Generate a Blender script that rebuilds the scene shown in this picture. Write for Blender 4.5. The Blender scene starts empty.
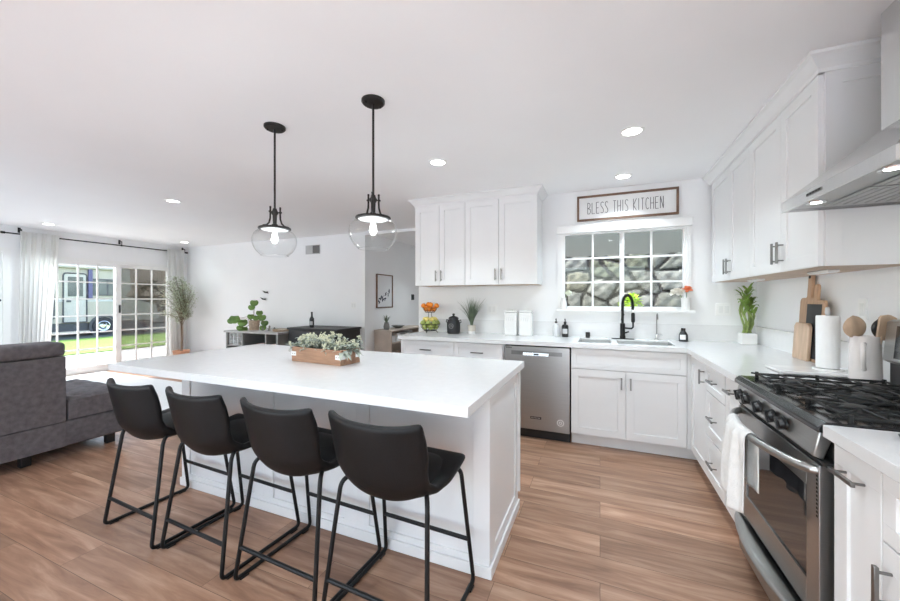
import bpy, bmesh, math, random
from mathutils import Vector, Matrix
random.seed(7)
PI = math.pi
scn = bpy.context.scene
col = scn.collection

# ---------------------------------------------------------------- camera, world, sun, exposure
cam_d = bpy.data.cameras.new('camera'); cam = bpy.data.objects.new('camera', cam_d); col.objects.link(cam)
cam_d.sensor_width = 36.0; cam_d.lens = 361.25 / 900 * 36.0; cam_d.clip_start = 0.03; cam_d.clip_end = 200
cam.location = (0, 0, 1.304); cam.rotation_euler = (PI / 2, 0, 0.3936)
cam_d.shift_y = -1.1 / 900
scn.camera = cam
scn.view_settings.view_transform = 'Standard'; scn.view_settings.look = 'None'
scn.view_settings.gamma = 1; scn.view_settings.use_curve_mapping = False
scn.view_settings.exposure = 0.62
scn.cycles.max_bounces = 12; scn.cycles.diffuse_bounces = 7; scn.cycles.transparent_max_bounces = 24
scn.cycles.caustics_reflective = False; scn.cycles.caustics_refractive = False
scn.cycles.sample_clamp_indirect = 6

w = bpy.data.worlds.new('sky'); scn.world = w; w.use_nodes = True
nt = w.node_tree; bg = nt.nodes['Background']
sky = nt.nodes.new('ShaderNodeTexSky'); sky.sky_type = 'NISHITA'; sky.sun_disc = False
sky.sun_elevation = math.radians(48); sky.sun_rotation = math.radians(247); sky.air_density = 1.0; sky.dust_density = 2.0
hs = nt.nodes.new('ShaderNodeHueSaturation'); hs.inputs['Saturation'].default_value = 0.8
nt.links.new(sky.outputs[0], hs.inputs['Color']); mt = nt.nodes.new('ShaderNodeMix'); mt.data_type = 'RGBA'; mt.blend_type = 'MULTIPLY'; mt.inputs['Factor'].default_value = 1; mt.inputs['B'].default_value = (.94, .995, 1, 1)
nt.links.new(hs.outputs[0], mt.inputs['A']); nt.links.new(mt.outputs['Result'], bg.inputs[0]); bg.inputs[1].default_value = 0.62

sun_d = bpy.data.lights.new('sun', 'SUN'); sun_d.energy = 6.0; sun_d.angle = math.radians(1.0); sun_d.color = (1, .98, .95)
sun = bpy.data.objects.new('sun', sun_d); col.objects.link(sun)
sun.rotation_euler = Vector((0.60, 0.26, -0.76)).to_track_quat('-Z', 'Y').to_euler()

CAN_W = 5.2      # power of one recessed ceiling lamp

# ---------------------------------------------------------------- materials
def mat(name, c, rough=.5, metal=0., var=.04, scale=12., bump=0., bscale=60., emit=None, estr=0., aniso=None, spec=None, trans=0., coat=0.):
    m = bpy.data.materials.new(name); m.use_nodes = True
    n = m.node_tree.nodes; l = m.node_tree.links; b = n['Principled BSDF']
    b.inputs['Roughness'].default_value = rough; b.inputs['Metallic'].default_value = metal
    if spec is not None: b.inputs['Specular IOR Level'].default_value = spec
    if coat: b.inputs['Coat Weight'].default_value = coat
    tc = n.new('ShaderNodeTexCoord'); mp = n.new('ShaderNodeMapping'); l.new(tc.outputs['Object'], mp.inputs[0])
    if aniso: mp.inputs['Scale'].default_value = aniso
    nz = n.new('ShaderNodeTexNoise'); nz.inputs['Scale'].default_value = scale; nz.inputs['Detail'].default_value = 3
    l.new(mp.outputs[0], nz.inputs['Vector'])
    r = n.new('ShaderNodeValToRGB'); l.new(nz.outputs[0], r.inputs[0])
    r.color_ramp.elements[0].position = .3; r.color_ramp.elements[1].position = .7
    r.color_ramp.elements[0].color = (*[max(0, x * (1 - var)) for x in c], 1)
    r.color_ramp.elements[1].color = (*[min(1, x * (1 + var)) for x in c], 1)
    l.new(r.outputs[0], b.inputs['Base Color'])
    if emit:
        b.inputs['Emission Color'].default_value = (*emit, 1); b.inputs['Emission Strength'].default_value = estr
    if bump:
        n2 = n.new('ShaderNodeTexNoise'); n2.inputs['Scale'].default_value = bscale; n2.inputs['Detail'].default_value = 4
        l.new(mp.outputs[0], n2.inputs['Vector'])
        bp = n.new('ShaderNodeBump'); bp.inputs['Strength'].default_value = bump; bp.inputs['Distance'].default_value = .01
        l.new(n2.outputs[0], bp.inputs['Height']); l.new(bp.outputs[0], b.inputs['Normal'])
    return m

def thin_glass(name, tint=(1, 1, 1), refl=1.0, veil=0.0):
    m = bpy.data.materials.new(name); m.use_nodes = True
    n = m.node_tree.nodes; l = m.node_tree.links; n.clear()
    out = n.new('ShaderNodeOutputMaterial'); mx = n.new('ShaderNodeMixShader'); t = n.new('ShaderNodeBsdfTransparent')
    g = n.new('ShaderNodeBsdfGlossy'); g.inputs['Roughness'].default_value = .02
    fr = n.new('ShaderNodeLayerWeight'); fr.inputs['Blend'].default_value = .5
    pw = n.new('ShaderNodeMath'); pw.operation = 'POWER'; pw.inputs[1].default_value = 4
    mu = n.new('ShaderNodeMath'); mu.operation = 'MULTIPLY_ADD'; mu.inputs[1].default_value = refl; mu.inputs[2].default_value = .03
    l.new(fr.outputs['Facing'], pw.inputs[0])
    tc = n.new('ShaderNodeTexCoord'); nz = n.new('ShaderNodeTexNoise'); nz.inputs['Scale'].default_value = 3
    l.new(tc.outputs['Object'], nz.inputs['Vector'])
    mxc = n.new('ShaderNodeMix'); mxc.data_type = 'RGBA'; mxc.inputs['A'].default_value = (*tint, 1)
    mxc.inputs['B'].default_value = (*[x * .98 for x in tint], 1); l.new(nz.outputs[0], mxc.inputs['Factor'])
    l.new(mxc.outputs['Result'], t.inputs[0])
    l.new(pw.outputs[0], mu.inputs[0]); l.new(mu.outputs[0], mx.inputs[0]); l.new(t.outputs[0], mx.inputs[1]); l.new(g.outputs[0], mx.inputs[2])
    l.new(mx.outputs[0], out.inputs[0])
    return m

def sheer(name, c, tr=.35):
    m = bpy.data.materials.new(name); m.use_nodes = True
    n = m.node_tree.nodes; l = m.node_tree.links; n.clear()
    out = n.new('ShaderNodeOutputMaterial'); a = n.new('ShaderNodeMixShader'); d = n.new('ShaderNodeBsdfDiffuse'); t = n.new('ShaderNodeBsdfTranslucent')
    tc = n.new('ShaderNodeTexCoord'); nz = n.new('ShaderNodeTexNoise'); nz.inputs['Scale'].default_value = 40
    l.new(tc.outputs['Object'], nz.inputs['Vector'])
    r = n.new('ShaderNodeValToRGB'); l.new(nz.outputs[0], r.inputs[0]); r.color_ramp.elements[0].color = (*[x * .96 for x in c], 1); r.color_ramp.elements[1].color = (*c, 1)
    l.new(r.outputs[0], d.inputs[0]); l.new(r.outputs[0], t.inputs[0]); a.inputs[0].default_value = tr
    l.new(d.outputs[0], a.inputs[1]); l.new(t.outputs[0], a.inputs[2]); l.new(a.outputs[0], out.inputs[0])
    return m

def screen_mat(name, c, opacity):
    m = bpy.data.materials.new(name); m.use_nodes = True
    n = m.node_tree.nodes; l = m.node_tree.links; n.clear()
    out = n.new('ShaderNodeOutputMaterial'); a = n.new('ShaderNodeMixShader'); d = n.new('ShaderNodeBsdfDiffuse'); t = n.new('ShaderNodeBsdfTransparent')
    tc = n.new('ShaderNodeTexCoord'); nz = n.new('ShaderNodeTexNoise'); nz.inputs['Scale'].default_value = 900
    l.new(tc.outputs['Object'], nz.inputs['Vector']); mr = n.new('ShaderNodeMapRange'); l.new(nz.outputs[0], mr.inputs[0])
    mr.inputs['To Min'].default_value = opacity - .08; mr.inputs['To Max'].default_value = opacity + .08
    d.inputs[0].default_value = (*c, 1); l.new(mr.outputs[0], a.inputs[0]); l.new(t.outputs[0], a.inputs[1]); l.new(d.outputs[0], a.inputs[2]); l.new(a.outputs[0], out.inputs[0])
    return m

def floor_mat():
    m = bpy.data.materials.new('vinyl_plank_floor'); m.use_nodes = True
    n = m.node_tree.nodes; l = m.node_tree.links; b = n['Principled BSDF']
    tc = n.new('ShaderNodeTexCoord')
    br = n.new('ShaderNodeTexBrick'); l.new(tc.outputs['Object'], br.inputs['Vector'])
    br.offset = .37; br.offset_frequency = 2
    br.inputs['Scale'].default_value = 1; br.inputs['Brick Width'].default_value = 1.22; br.inputs['Row Height'].default_value = .18
    br.inputs['Mortar Size'].default_value = .0012; br.inputs['Mortar Smooth'].default_value = 0
    br.inputs['Color1'].default_value = (0, 0, 0, 1); br.inputs['Color2'].default_value = (1, 1, 1, 1); br.inputs['Mortar'].default_value = (.5, .5, .5, 1)
    # per plank offset of the grain
    mp = n.new('ShaderNodeMapping'); mp.inputs['Scale'].default_value = (1.1, 11, 1); l.new(tc.outputs['Object'], mp.inputs[0])
    ad = n.new('ShaderNodeVectorMath'); ad.operation = 'ADD'; sc = n.new('ShaderNodeVectorMath'); sc.operation = 'SCALE'; sc.inputs['Scale'].default_value = 17
    l.new(br.outputs['Color'], sc.inputs[0]); l.new(mp.outputs[0], ad.inputs[0]); l.new(sc.outputs[0], ad.inputs[1])
    nz = n.new('ShaderNodeTexNoise'); nz.inputs['Scale'].default_value = 1.6; nz.inputs['Detail'].default_value = 6; nz.inputs['Roughness'].default_value = .62; nz.inputs['Distortion'].default_value = .6
    l.new(ad.outputs[0], nz.inputs['Vector'])
    r = n.new('ShaderNodeValToRGB'); l.new(nz.outputs[0], r.inputs[0])
    e = r.color_ramp.elements; e[0].position = .28; e[0].color = FL_D; e[1].position = .72; e[1].color = FL_L
    k = r.color_ramp.elements.new(.5); k.color = FL_M
    hs = n.new('ShaderNodeHueSaturation'); l.new(r.outputs[0], hs.inputs['Color'])
    mr = n.new('ShaderNodeMapRange'); l.new(br.outputs['Color'], mr.inputs[0]); mr.inputs['To Min'].default_value = .78; mr.inputs['To Max'].default_value = 1.16
    l.new(mr.outputs[0], hs.inputs['Value'])
    mm = n.new('ShaderNodeMix'); mm.data_type = 'RGBA'; l.new(br.outputs['Fac'], mm.inputs['Factor']); l.new(hs.outputs[0], mm.inputs['A']); mm.inputs['B'].default_value = (.12, .07, .04, 1)
    l.new(mm.outputs['Result'], b.inputs['Base Color'])
    b.inputs['Roughness'].default_value = .36; b.inputs['Specular IOR Level'].default_value = .45
    bp = n.new('ShaderNodeBump'); bp.inputs['Strength'].default_value = .06; bp.inputs['Distance'].default_value = .004; l.new(nz.outputs[0], bp.inputs['Height']); l.new(bp.outputs[0], b.inputs['Normal'])
    return m
FL_D = (.20, .10, .06, 1); FL_M = (.35, .195, .123, 1); FL_L = (.52, .335, .23, 1)

M = {}
M['wall'] = mat('wall_paint', (.86, .865, .87), .65, var=.01, scale=3)
M['ceil'] = mat('ceiling_paint', (.90, .90, .905), .8, var=.008, scale=2)
M['trim'] = mat('white_trim_paint', (.86, .86, .85), .4, var=.01)
M['cab'] = mat('white_cabinet_lacquer', (.78, .78, .78), .32, var=.01, scale=4)
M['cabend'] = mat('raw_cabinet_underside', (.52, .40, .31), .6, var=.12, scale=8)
M['quartz'] = mat('white_quartz', (.72, .72, .72), .16, var=.02, scale=25)
M['splash'] = mat('white_quartz_splash', (.80, .80, .80), .2, var=.015, scale=25)
M['floor'] = floor_mat()
M['nickel'] = mat('brushed_nickel', (.24, .235, .23), .3, 1., var=.08)
M['chrome'] = mat('polished_chrome', (.75, .75, .76), .12, 1., var=.03)
M['steel'] = mat('stainless_steel', (.41, .405, .395), .30, 1., var=.05, scale=6, aniso=(1, 1, 60))
M['steel2'] = mat('bright_stainless_steel', (.66, .66, .655), .27, 1., var=.04, scale=6, aniso=(1, 30, 1))
M['blackmetal'] = mat('matt_black_metal', (.004, .004, .0044), .45, var=.3, spec=.35)
M['bronze'] = mat('dark_bronze_metal', (.022, .02, .019), .36, .4, var=.3)
M['enamel'] = mat('black_cooktop_enamel', (.012, .012, .013), .14, var=.2)
M['iron'] = mat('cast_iron_grate', (.012, .012, .012), .5, var=.3, bump=.2, bscale=200)
M['leather'] = mat('black_leatherette', (.004, .004, .0046), .5, var=.25, scale=30, bump=.12, bscale=260, spec=.32)
M['blackplastic'] = mat('black_plastic', (.012, .012, .013), .3, var=.2)
M['darkgap'] = mat('dark_recess', (.02, .02, .02), .8, var=.1)
M['ovenglass'] = mat('dark_oven_glass', (.02, .02, .022), .05, var=.1, spec=.8)
M['sofa'] = mat('charcoal_sofa_fabric', (.125, .115, .122), .95, var=.22, scale=26, bump=.4, bscale=220)
M['rug'] = mat('white_rug_and_glare', (.80, .80, .80), .95, var=.05, scale=50, bump=.3, bscale=300)
M['curtain'] = sheer('white_curtain_linen', (.95, .945, .935), .5)
M['glass'] = thin_glass('window_glass', refl=.5)
M['globe'] = thin_glass('clear_lamp_glass', (.97, .975, .975), refl=1.0)
M['screen'] = screen_mat('insect_screen_mesh', (.13, .105, .085), .48)
M['bulb'] = mat('lit_bulb', (1, 1, 1), .3, emit=(1, .96, .9), estr=3)
M['lamp'] = mat('lit_lamp_lens', (1, 1, 1), .5, emit=(1, .98, .95), estr=9)
M['white'] = mat('white_ceramic', (.82, .82, .81), .22, var=.02)
M['blush'] = mat('blush_white_ceramic', (.74, .69, .67), .25, var=.03)
M['paper'] = mat('white_paper_towel', (.86, .86, .86), .9, var=.02, bump=.3, bscale=90)
M['towel'] = mat('white_cotton_towel', (.82, .81, .79), .95, var=.04, scale=40, bump=.5, bscale=260)
M['wood'] = mat('acacia_board_wood', (.47, .30, .19), .5, var=.22, scale=5, aniso=(6, 6, 1))
M['wood2'] = mat('beech_board_wood', (.56, .40, .28), .5, var=.15, scale=5, aniso=(6, 6, 1))
M['wood3'] = mat('planter_cedar', (.36, .20, .12), .6, var=.22, scale=5, aniso=(1.5, 12, 12), bump=.2, bscale=30)
M['framewood'] = mat('walnut_frame_wood', (.17, .095, .06), .5, var=.3, scale=8)
M['slate'] = mat('black_slate', (.02, .02, .023), .5, var=.2)
M['signface'] = mat('white_sign_board', (.80, .80, .80), .95, var=.015)
M['ink'] = mat('grey_sign_ink', (.09, .09, .09), .8, var=.1)
M['faintink'] = mat('pale_grey_ink', (.55, .55, .55), .7, var=.1)
M['leafg'] = mat('fresh_green_leaf', (.15, .27, .06), .45, var=.35, scale=9)
M['leafy'] = mat('yellow_green_leaf', (.24, .32, .09), .45, var=.35, scale=20)
M['olive'] = mat('olive_tree_leaf', (.46, .50, .37), .55, var=.35, scale=14)
M['grassy'] = mat('grey_green_grass_blade', (.13, .17, .11), .6, var=.35, scale=16)
M['silver'] = mat('silvery_felt_leaf', (.38, .42, .36), .85, var=.2, scale=30)
M['cream'] = mat('cream_blossom', (.62, .62, .46), .8, var=.18, scale=40)
M['bark'] = mat('grey_brown_bark', (.20, .14, .10), .85, var=.25, scale=30, bump=.4)
M['terra'] = mat('terracotta', (.62, .34, .22), .8, var=.08)
M['basket'] = mat('woven_tan_basket', (.48, .36, .26), .85, var=.2, scale=40, bump=.6, bscale=150)
M['orange'] = mat('mandarin_peel', (.85, .26, .02), .45, var=.12, scale=20, bump=.2, bscale=200)
M['pear'] = mat('yellow_green_pear_skin', (.38, .44, .12), .4, var=.3, scale=20)
M['lemon'] = mat('lemon_peel', (.80, .66, .20), .45, var=.12, scale=20, bump=.15, bscale=200)
M['greypaint'] = mat('grey_painted_wood', (.22, .22, .21), .6, var=.08)
M['greytop'] = mat('grey_worn_tabletop', (.42, .41, .40), .45, var=.1)
M['tan'] = mat('light_oak_veneer', (.52, .43, .36), .6, var=.08, scale=6)
M['artpaper'] = mat('white_art_paper', (.78, .79, .80), .7, var=.01)
M['peach'] = mat('peach_petal', (.85, .32, .16), .6, var=.15, scale=30)
M['petal'] = mat('white_petal', (.84, .81, .74), .6, var=.08, scale=30)
M['greenwhite'] = mat('pale_green_petal', (.72, .76, .62), .7, var=.1, scale=40)
M['lime'] = mat('lime_green_leaf', (.50, .72, .04), .5, var=.2, scale=20)
M['soapglass'] = mat('clear_soap_bottle', (.70, .71, .72), .1, var=.03)
M['vent'] = mat('pale_grey_vent', (.50, .50, .50), .5, var=.05)
M['ventd'] = mat('dark_grey_vent', (.13, .13, .13), .5, var=.05)
# outside
M['concrete'] = mat('patio_concrete', (.72, .69, .64), .85, var=.07, scale=5, bump=.1)
M['lawn'] = mat('lawn_turf', (.17, .28, .045), .95, var=.35, scale=30, bump=.6, bscale=120)
M['asphalt'] = mat('dark_asphalt', (.06, .075, .07), .9, var=.2, scale=30)
M['rvcream'] = mat('cream_rv_fibreglass', (.42, .38, .32), .35, var=.03)
M['rvlight'] = mat('pale_rv_door', (.50, .47, .43), .35, var=.03)
M['rvtrim'] = mat('dark_rv_trim', (.06, .06, .07), .5, var=.1)
M['rvglass'] = mat('tinted_rv_glass', (.10, .11, .11), .08, var=.3, scale=2)
M['rvpost'] = mat('slate_violet_awning_metal', (.10, .09, .20), .5, var=.1)
M['tyre'] = mat('black_rubber', (.03, .03, .035), .8, var=.2)
M['stucco'] = mat('grey_stucco', (.32, .29, .29), .9, var=.08, scale=9, bump=.3)
M['shingle'] = mat('brown_roof_shingle', (.20, .155, .10), .9, var=.25, scale=12, bump=.4)
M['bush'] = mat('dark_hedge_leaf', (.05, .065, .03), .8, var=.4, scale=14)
M['greensiding'] = mat('grey_green_siding', (.095, .10, .08), .7, var=.04, scale=3)
M['mortar'] = mat('dark_wall_mortar', (.035, .035, .03), .95, var=.2)
STONE = [mat('grey_field_stone', (.145, .15, .125), .85, var=.4, scale=14, bump=.6, bscale=40),
         mat('tan_field_stone', (.15, .145, .10), .85, var=.4, scale=14, bump=.6, bscale=40),
         mat('pale_field_stone', (.19, .195, .17), .85, var=.3, scale=14, bump=.6, bscale=40),
         mat('mossy_field_stone', (.12, .13, .085), .85, var=.4, scale=14, bump=.6, bscale=40)]

# ---------------------------------------------------------------- helpers
def tag(o, label=None, cat=None, group=None, kind=None):
    if label: o['label'] = label
    if cat: o['category'] = cat
    if group: o['group'] = group
    if kind: o['kind'] = kind
    return o
def thing(name, label, cat, loc=(0, 0, 0), rz=0, group=None):
    o = bpy.data.objects.new(name, None); col.objects.link(o); o.location = loc; o.rotation_euler = (0, 0, rz)
    o.empty_display_size = .1
    return tag(o, label, cat, group)
def copy_tree(o, parent=None):
    c = o.copy(); col.objects.link(c); c.parent = parent
    for ch in list(o.children): copy_tree(ch, c)
    return c
def dup(o, loc, rz=0, label=None):
    c = copy_tree(o); c.location = loc; c.rotation_euler = (0, 0, rz)
    if label: c['label'] = label
    return c

class MB:
    """collects shapes; build() links them as one mesh object"""
    def __init__(s, off=(0, 0, 0)):
        s.v = []; s.f = []; s.mi = []; s.off = Vector(off); s.cur = 0; s.mtx = None
    def _add(s, vs, fs):
        b = len(s.v)
        for p in vs:
            p = Vector(p)
            if s.mtx is not None: p = s.mtx @ p
            s.v.append(p - s.off)
        for f in fs: s.f.append([b + i for i in f]); s.mi.append(s.cur)
        return s
    def box(s, x0, x1, y0, y1, z0, z1):
        return s._add([(x0, y0, z0), (x1, y0, z0), (x1, y1, z0), (x0, y1, z0), (x0, y0, z1), (x1, y0, z1), (x1, y1, z1), (x0, y1, z1)],
                      [(0, 3, 2, 1), (4, 5, 6, 7), (0, 1, 5, 4), (1, 2, 6, 5), (2, 3, 7, 6), (3, 0, 4, 7)])
    def hexa(s, p):   # eight corners, bottom ring then top ring
        return s._add(p, [(0, 3, 2, 1), (4, 5, 6, 7), (0, 1, 5, 4), (1, 2, 6, 5), (2, 3, 7, 6), (3, 0, 4, 7)])
    def prism(s, poly, axis, a, b):  # poly in the two other axes, extruded along axis
        def P(p, t):
            return (t, p[0], p[1]) if axis == 'x' else ((p[0], t, p[1]) if axis == 'y' else (p[0], p[1], t))
        n = len(poly)
        vs = [P(p, a) for p in poly] + [P(p, b) for p in poly]
        return s._add(vs, [tuple(range(n))[::-1], tuple(range(n, 2 * n))] + [(i, (i + 1) % n, n + (i + 1) % n, n + i) for i in range(n)])
    def tube(s, pts, r, n=10, closed=False, cap=True, flat=1.0):
        pts = [Vector(p) for p in pts]; m = len(pts)
        rs = r if isinstance(r, (list, tuple)) else [r] * m
        vs = []; up = None
        for i, p in enumerate(pts):
            if closed: t = (pts[(i + 1) % m] - pts[i - 1])
            else: t = (pts[min(i + 1, m - 1)] - pts[max(i - 1, 0)])
            t.normalize()
            if up is None: up = Vector((0, 0, 1)) if abs(t.z) < .9 else Vector((1, 0, 0))
            a = up - t * up.dot(t)
            if a.length < 1e-4: a = Vector((1, 0, 0)) - t * t.x
            a.normalize(); bb = t.cross(a); up = a
            for k in range(n):
                an = 2 * PI * k / n
                vs.append(p + a * math.cos(an) * rs[i] * flat + bb * math.sin(an) * rs[i])
        fs = []
        for i in range(m if closed else m - 1):
            j = (i + 1) % m
            for k in range(n): fs.append((i * n + k, i * n + (k + 1) % n, j * n + (k + 1) % n, j * n + k))
        if cap and not closed: fs += [tuple(range(n))[::-1], tuple((m - 1) * n + k for k in range(n))]
        return s._add(vs, fs)
    def cyl(s, x, y, z0, z1, r, n=20, r2=None):
        return s.lathe(x, y, [(0, z0), (r, z0), (r if r2 is None else r2, z1), (0, z1)], n)
    def lathe(s, x, y, prof, n=24, close=False):
        vs = []; fs = []; rows = []
        for (r, z) in prof:
            if r < 1e-5: rows.append([len(vs)]); vs.append((x, y, z))
            else:
                rows.append(list(range(len(vs), len(vs) + n)))
                vs += [(x + r * math.cos(2 * PI * k / n), y + r * math.sin(2 * PI * k / n), z) for k in range(n)]
        for a, b in zip(rows[:-1], rows[1:]):
            for k in range(n):
                k2 = (k + 1) % n
                if len(a) == 1 and len(b) == 1: continue
                if len(a) == 1: fs.append((a[0], b[k2], b[k]))
                elif len(b) == 1: fs.append((a[k], a[k2], b[0]))
                else: fs.append((a[k], a[k2], b[k2], b[k]))
        return s._add(vs, fs)
    def ball(s, c, r, n=14, sx=1, sy=1, sz=1):
        vs = [(c[0], c[1], c[2] - r * sz)]; fs = []; m = n // 2
        for i in range(1, m):
            a = -PI / 2 + PI * i / m
            for k in range(n):
                b = 2 * PI * k / n; vs.append((c[0] + r * sx * math.cos(a) * math.cos(b), c[1] + r * sy * math.cos(a) * math.sin(b), c[2] + r * sz * math.sin(a)))
        vs.append((c[0], c[1], c[2] + r * sz)); top = len(vs) - 1
        for k in range(n):
            k2 = (k + 1) % n; fs.append((0, 1 + k2, 1 + k))
            for i in range(m - 2): fs.append((1 + i * n + k, 1 + i * n + k2, 1 + (i + 1) * n + k2, 1 + (i + 1) * n + k))
            fs.append((1 + (m - 2) * n + k, 1 + (m - 2) * n + k2, top))
        return s._add(vs, fs)
    def grid(s, fn, nu, nv, closed_u=False):
        vs = [fn(i / nu, j / nv) for j in range(nv + 1) for i in range(nu + (0 if closed_u else 1))]
        w_ = nu if closed_u else nu + 1; fs = []
        for j in range(nv):
            for i in range(nu):
                i2 = (i + 1) % w_
                fs.append((j * w_ + i, j * w_ + i2, (j + 1) * w_ + i2, (j + 1) * w_ + i))
        return s._add(vs, fs)
    def leaf(s, base, d, length, width, droop=.2, fold=.15):
        base = Vector(base); d = Vector(d).normalized()
        side = d.cross(Vector((0, 0, 1)))
        if side.length < .05: side = Vector((1, 0, 0))
        side.normalize(); nrm = side.cross(d)
        def P(t): return base + d * length * t - Vector((0, 0, 1)) * droop * length * t * t
        a = P(0); b = P(.35); c = P(.75); e = P(1)
        lift = nrm * width * fold
        return s._add([a, b - side * width * .5 + lift, b, b + side * width * .5 + lift, c - side * width * .36 + lift, c, c + side * width * .36 + lift, e],
                      [(0, 2, 1), (0, 3, 2), (1, 2, 5, 4), (2, 3, 6, 5), (4, 5, 7), (5, 6, 7)])
    def build(s, name, m, parent=None, smooth=True, bevel=0, seg=2, solid=0, sub=0, kind=None, ang=35):
        me = bpy.data.meshes.new(name); me.from_pydata([tuple(p) for p in s.v], [], s.f)
        ms = m if isinstance(m, (list, tuple)) else [m]
        for x in ms: me.materials.append(x)
        if len(ms) > 1: me.polygons.foreach_set('material_index', s.mi)
        bm = bmesh.new(); bm.from_mesh(me); bmesh.ops.recalc_face_normals(bm, faces=bm.faces); bm.to_mesh(me); bm.free()
        if smooth:
            me.polygons.foreach_set('use_smooth', [True] * len(me.polygons)); me.set_sharp_from_angle(angle=math.radians(ang))
        me.update()
        o = bpy.data.objects.new(name, me); col.objects.link(o)
        if solid:
            md = o.modifiers.new('solid', 'SOLIDIFY'); md.thickness = solid; md.offset = 0
        if bevel:
            md = o.modifiers.new('bevel', 'BEVEL'); md.width = bevel; md.segments = seg; md.limit_method = 'ANGLE'; md.angle_limit = math.radians(40)
            md.harden_normals = False
        if sub:
            md = o.modifiers.new('sub', 'SUBSURF'); md.levels = sub; md.render_levels = sub
        if parent is not None: o.parent = parent
        if kind: o['kind'] = kind
        return o
def struct(name, mb, m, **k):
    o = mb.build(name, m, **k); o['kind'] = 'structure'; return o
def arc(c, r, a0, a1, n, ax='xz'):
    out = []
    for i in range(n + 1):
        a = math.radians(a0 + (a1 - a0) * i / n); p, q = r * math.cos(a), r * math.sin(a)
        out.append(Vector(c) + (Vector((p, 0, q)) if ax == 'xz' else Vector((0, p, q)) if ax == 'yz' else Vector((p, q, 0))))
    return out
def round_path(pts, r, n=5):
    """polyline with rounded corners"""
    pts = [Vector(p) for p in pts]; out = [pts[0]]
    for i in range(1, len(pts) - 1):
        a, b, c = pts[i - 1], pts[i], pts[i + 1]; u = (a - b); v = (c - b)
        rr = min(r, u.length * .45, v.length * .45); p0 = b + u.normalized() * rr; p1 = b + v.normalized() * rr
        for k in range(n + 1):
            t = k / n; out.append(p0 * (1 - t) ** 2 + b * 2 * t * (1 - t) + p1 * t * t)
    out.append(pts[-1]); return out

# ---------------------------------------------------------------- the room shell
XL, XR, YB, YV, XH, XS, CZ = -8.35, 1.296, 4.034, 5.09, -3.67, -2.10, 2.44
YR = -2.6
struct('floor', MB().box(XL - .12, XR + .12, YR - .12, YB + .14, -.08, 0).box(XL - .12, XS + .12, YB + .14, YV + .12, -.08, 0).box(XH - .12, XS + .12, YV + .12, 7.52, -.08, 0), M['floor'], smooth=False)
struct('ceiling', MB().box(XL - .12, XR + .12, YR - .12, YB + .14, CZ, CZ + .1).box(XL - .12, XS + .12, YB + .14, YV + .12, CZ, CZ + .1).box(XH - .12, XS + .12, YV + .12, 7.52, CZ, CZ + .1), M['ceil'], smooth=False)
DY0, DY1, DZ = 2.66, 4.86, 2.02          # sliding door opening
b = MB().box(XL - .12, XL, YR, 1.55, 0, CZ).box(XL - .12, XL, 2.48, DY0, 0, CZ).box(XL - .12, XL, DY1, 5.21, 0, CZ)
b.box(XL - .12, XL, DY0, DY1, DZ, CZ).box(XL - .12, XL, 1.55, 2.48, 2.05, CZ)
struct('wall_left', b, M['wall'], smooth=False)
struct('wall_far', MB().box(XL, XH, YV, YV + .12, 0, CZ), M['wall'], smooth=False)
b = MB().box(XH - .12, XH, YV + .12, 7.4, 0, CZ)
struct('wall_hallway_side', b, M['wall'], smooth=False)
struct('wall_hallway_end', MB().box(XH - .12, XS + .12, 7.4, 7.52, 0, CZ), M['wall'], smooth=False)
struct('wall_hallway_right', MB().box(XS, XS + .12, YB + .14, 7.4, 0, CZ), M['wall'], smooth=False)
struct('trim_1', MB().box(XH, XS, YV, YV + .12, 2.395, CZ), M['wall'], smooth=False)
WX0, WX1, WZ0, WZ1 = -.372, .762, 1.205, 2.01
b = MB().box(XS, WX0, YB, YB + .14, 0, CZ).box(WX1, XR + .12, YB, YB + .14, 0, CZ).box(WX0, WX1, YB, YB + .14, 0, WZ0).box(WX0, WX1, YB, YB + .14, WZ1, CZ)
struct('wall_back', b, M['wall'], smooth=False)
struct('wall_right', MB().box(XR, XR + .12, YR, YB, 0, CZ), M['wall'], smooth=False)
# rear wall behind the camera; three tall openings added to let fill daylight in
b = MB(); xs = [(-8.0, -5.4), (-5.1, -2.5), (-2.2, 1.1)]
e = XL
for x0, x1 in xs:
    b.box(e, x0, YR - .12, YR, 0, CZ); b.box(x0, x1, YR - .12, YR, 2.2, CZ); e = x1
b.box(e, XR, YR - .12, YR, 0, CZ)
struct('wall_rear', b, M['wall'], smooth=False)
b = MB(); b.box(XL, XL + .012, YR, 1.55, 0, .09).box(XL, XL + .012, DY1, YV, 0, .09)
struct('baseboard_left', b, M['trim'], smooth=False)
struct('baseboard_far', MB().box(XL, XH, YV - .012, YV, 0, .09), M['trim'], smooth=False)
struct('baseboard_hallway', MB().box(XH, XH + .012, YV + .12, 7.4, 0, .09), M['trim'], smooth=False)

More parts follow.
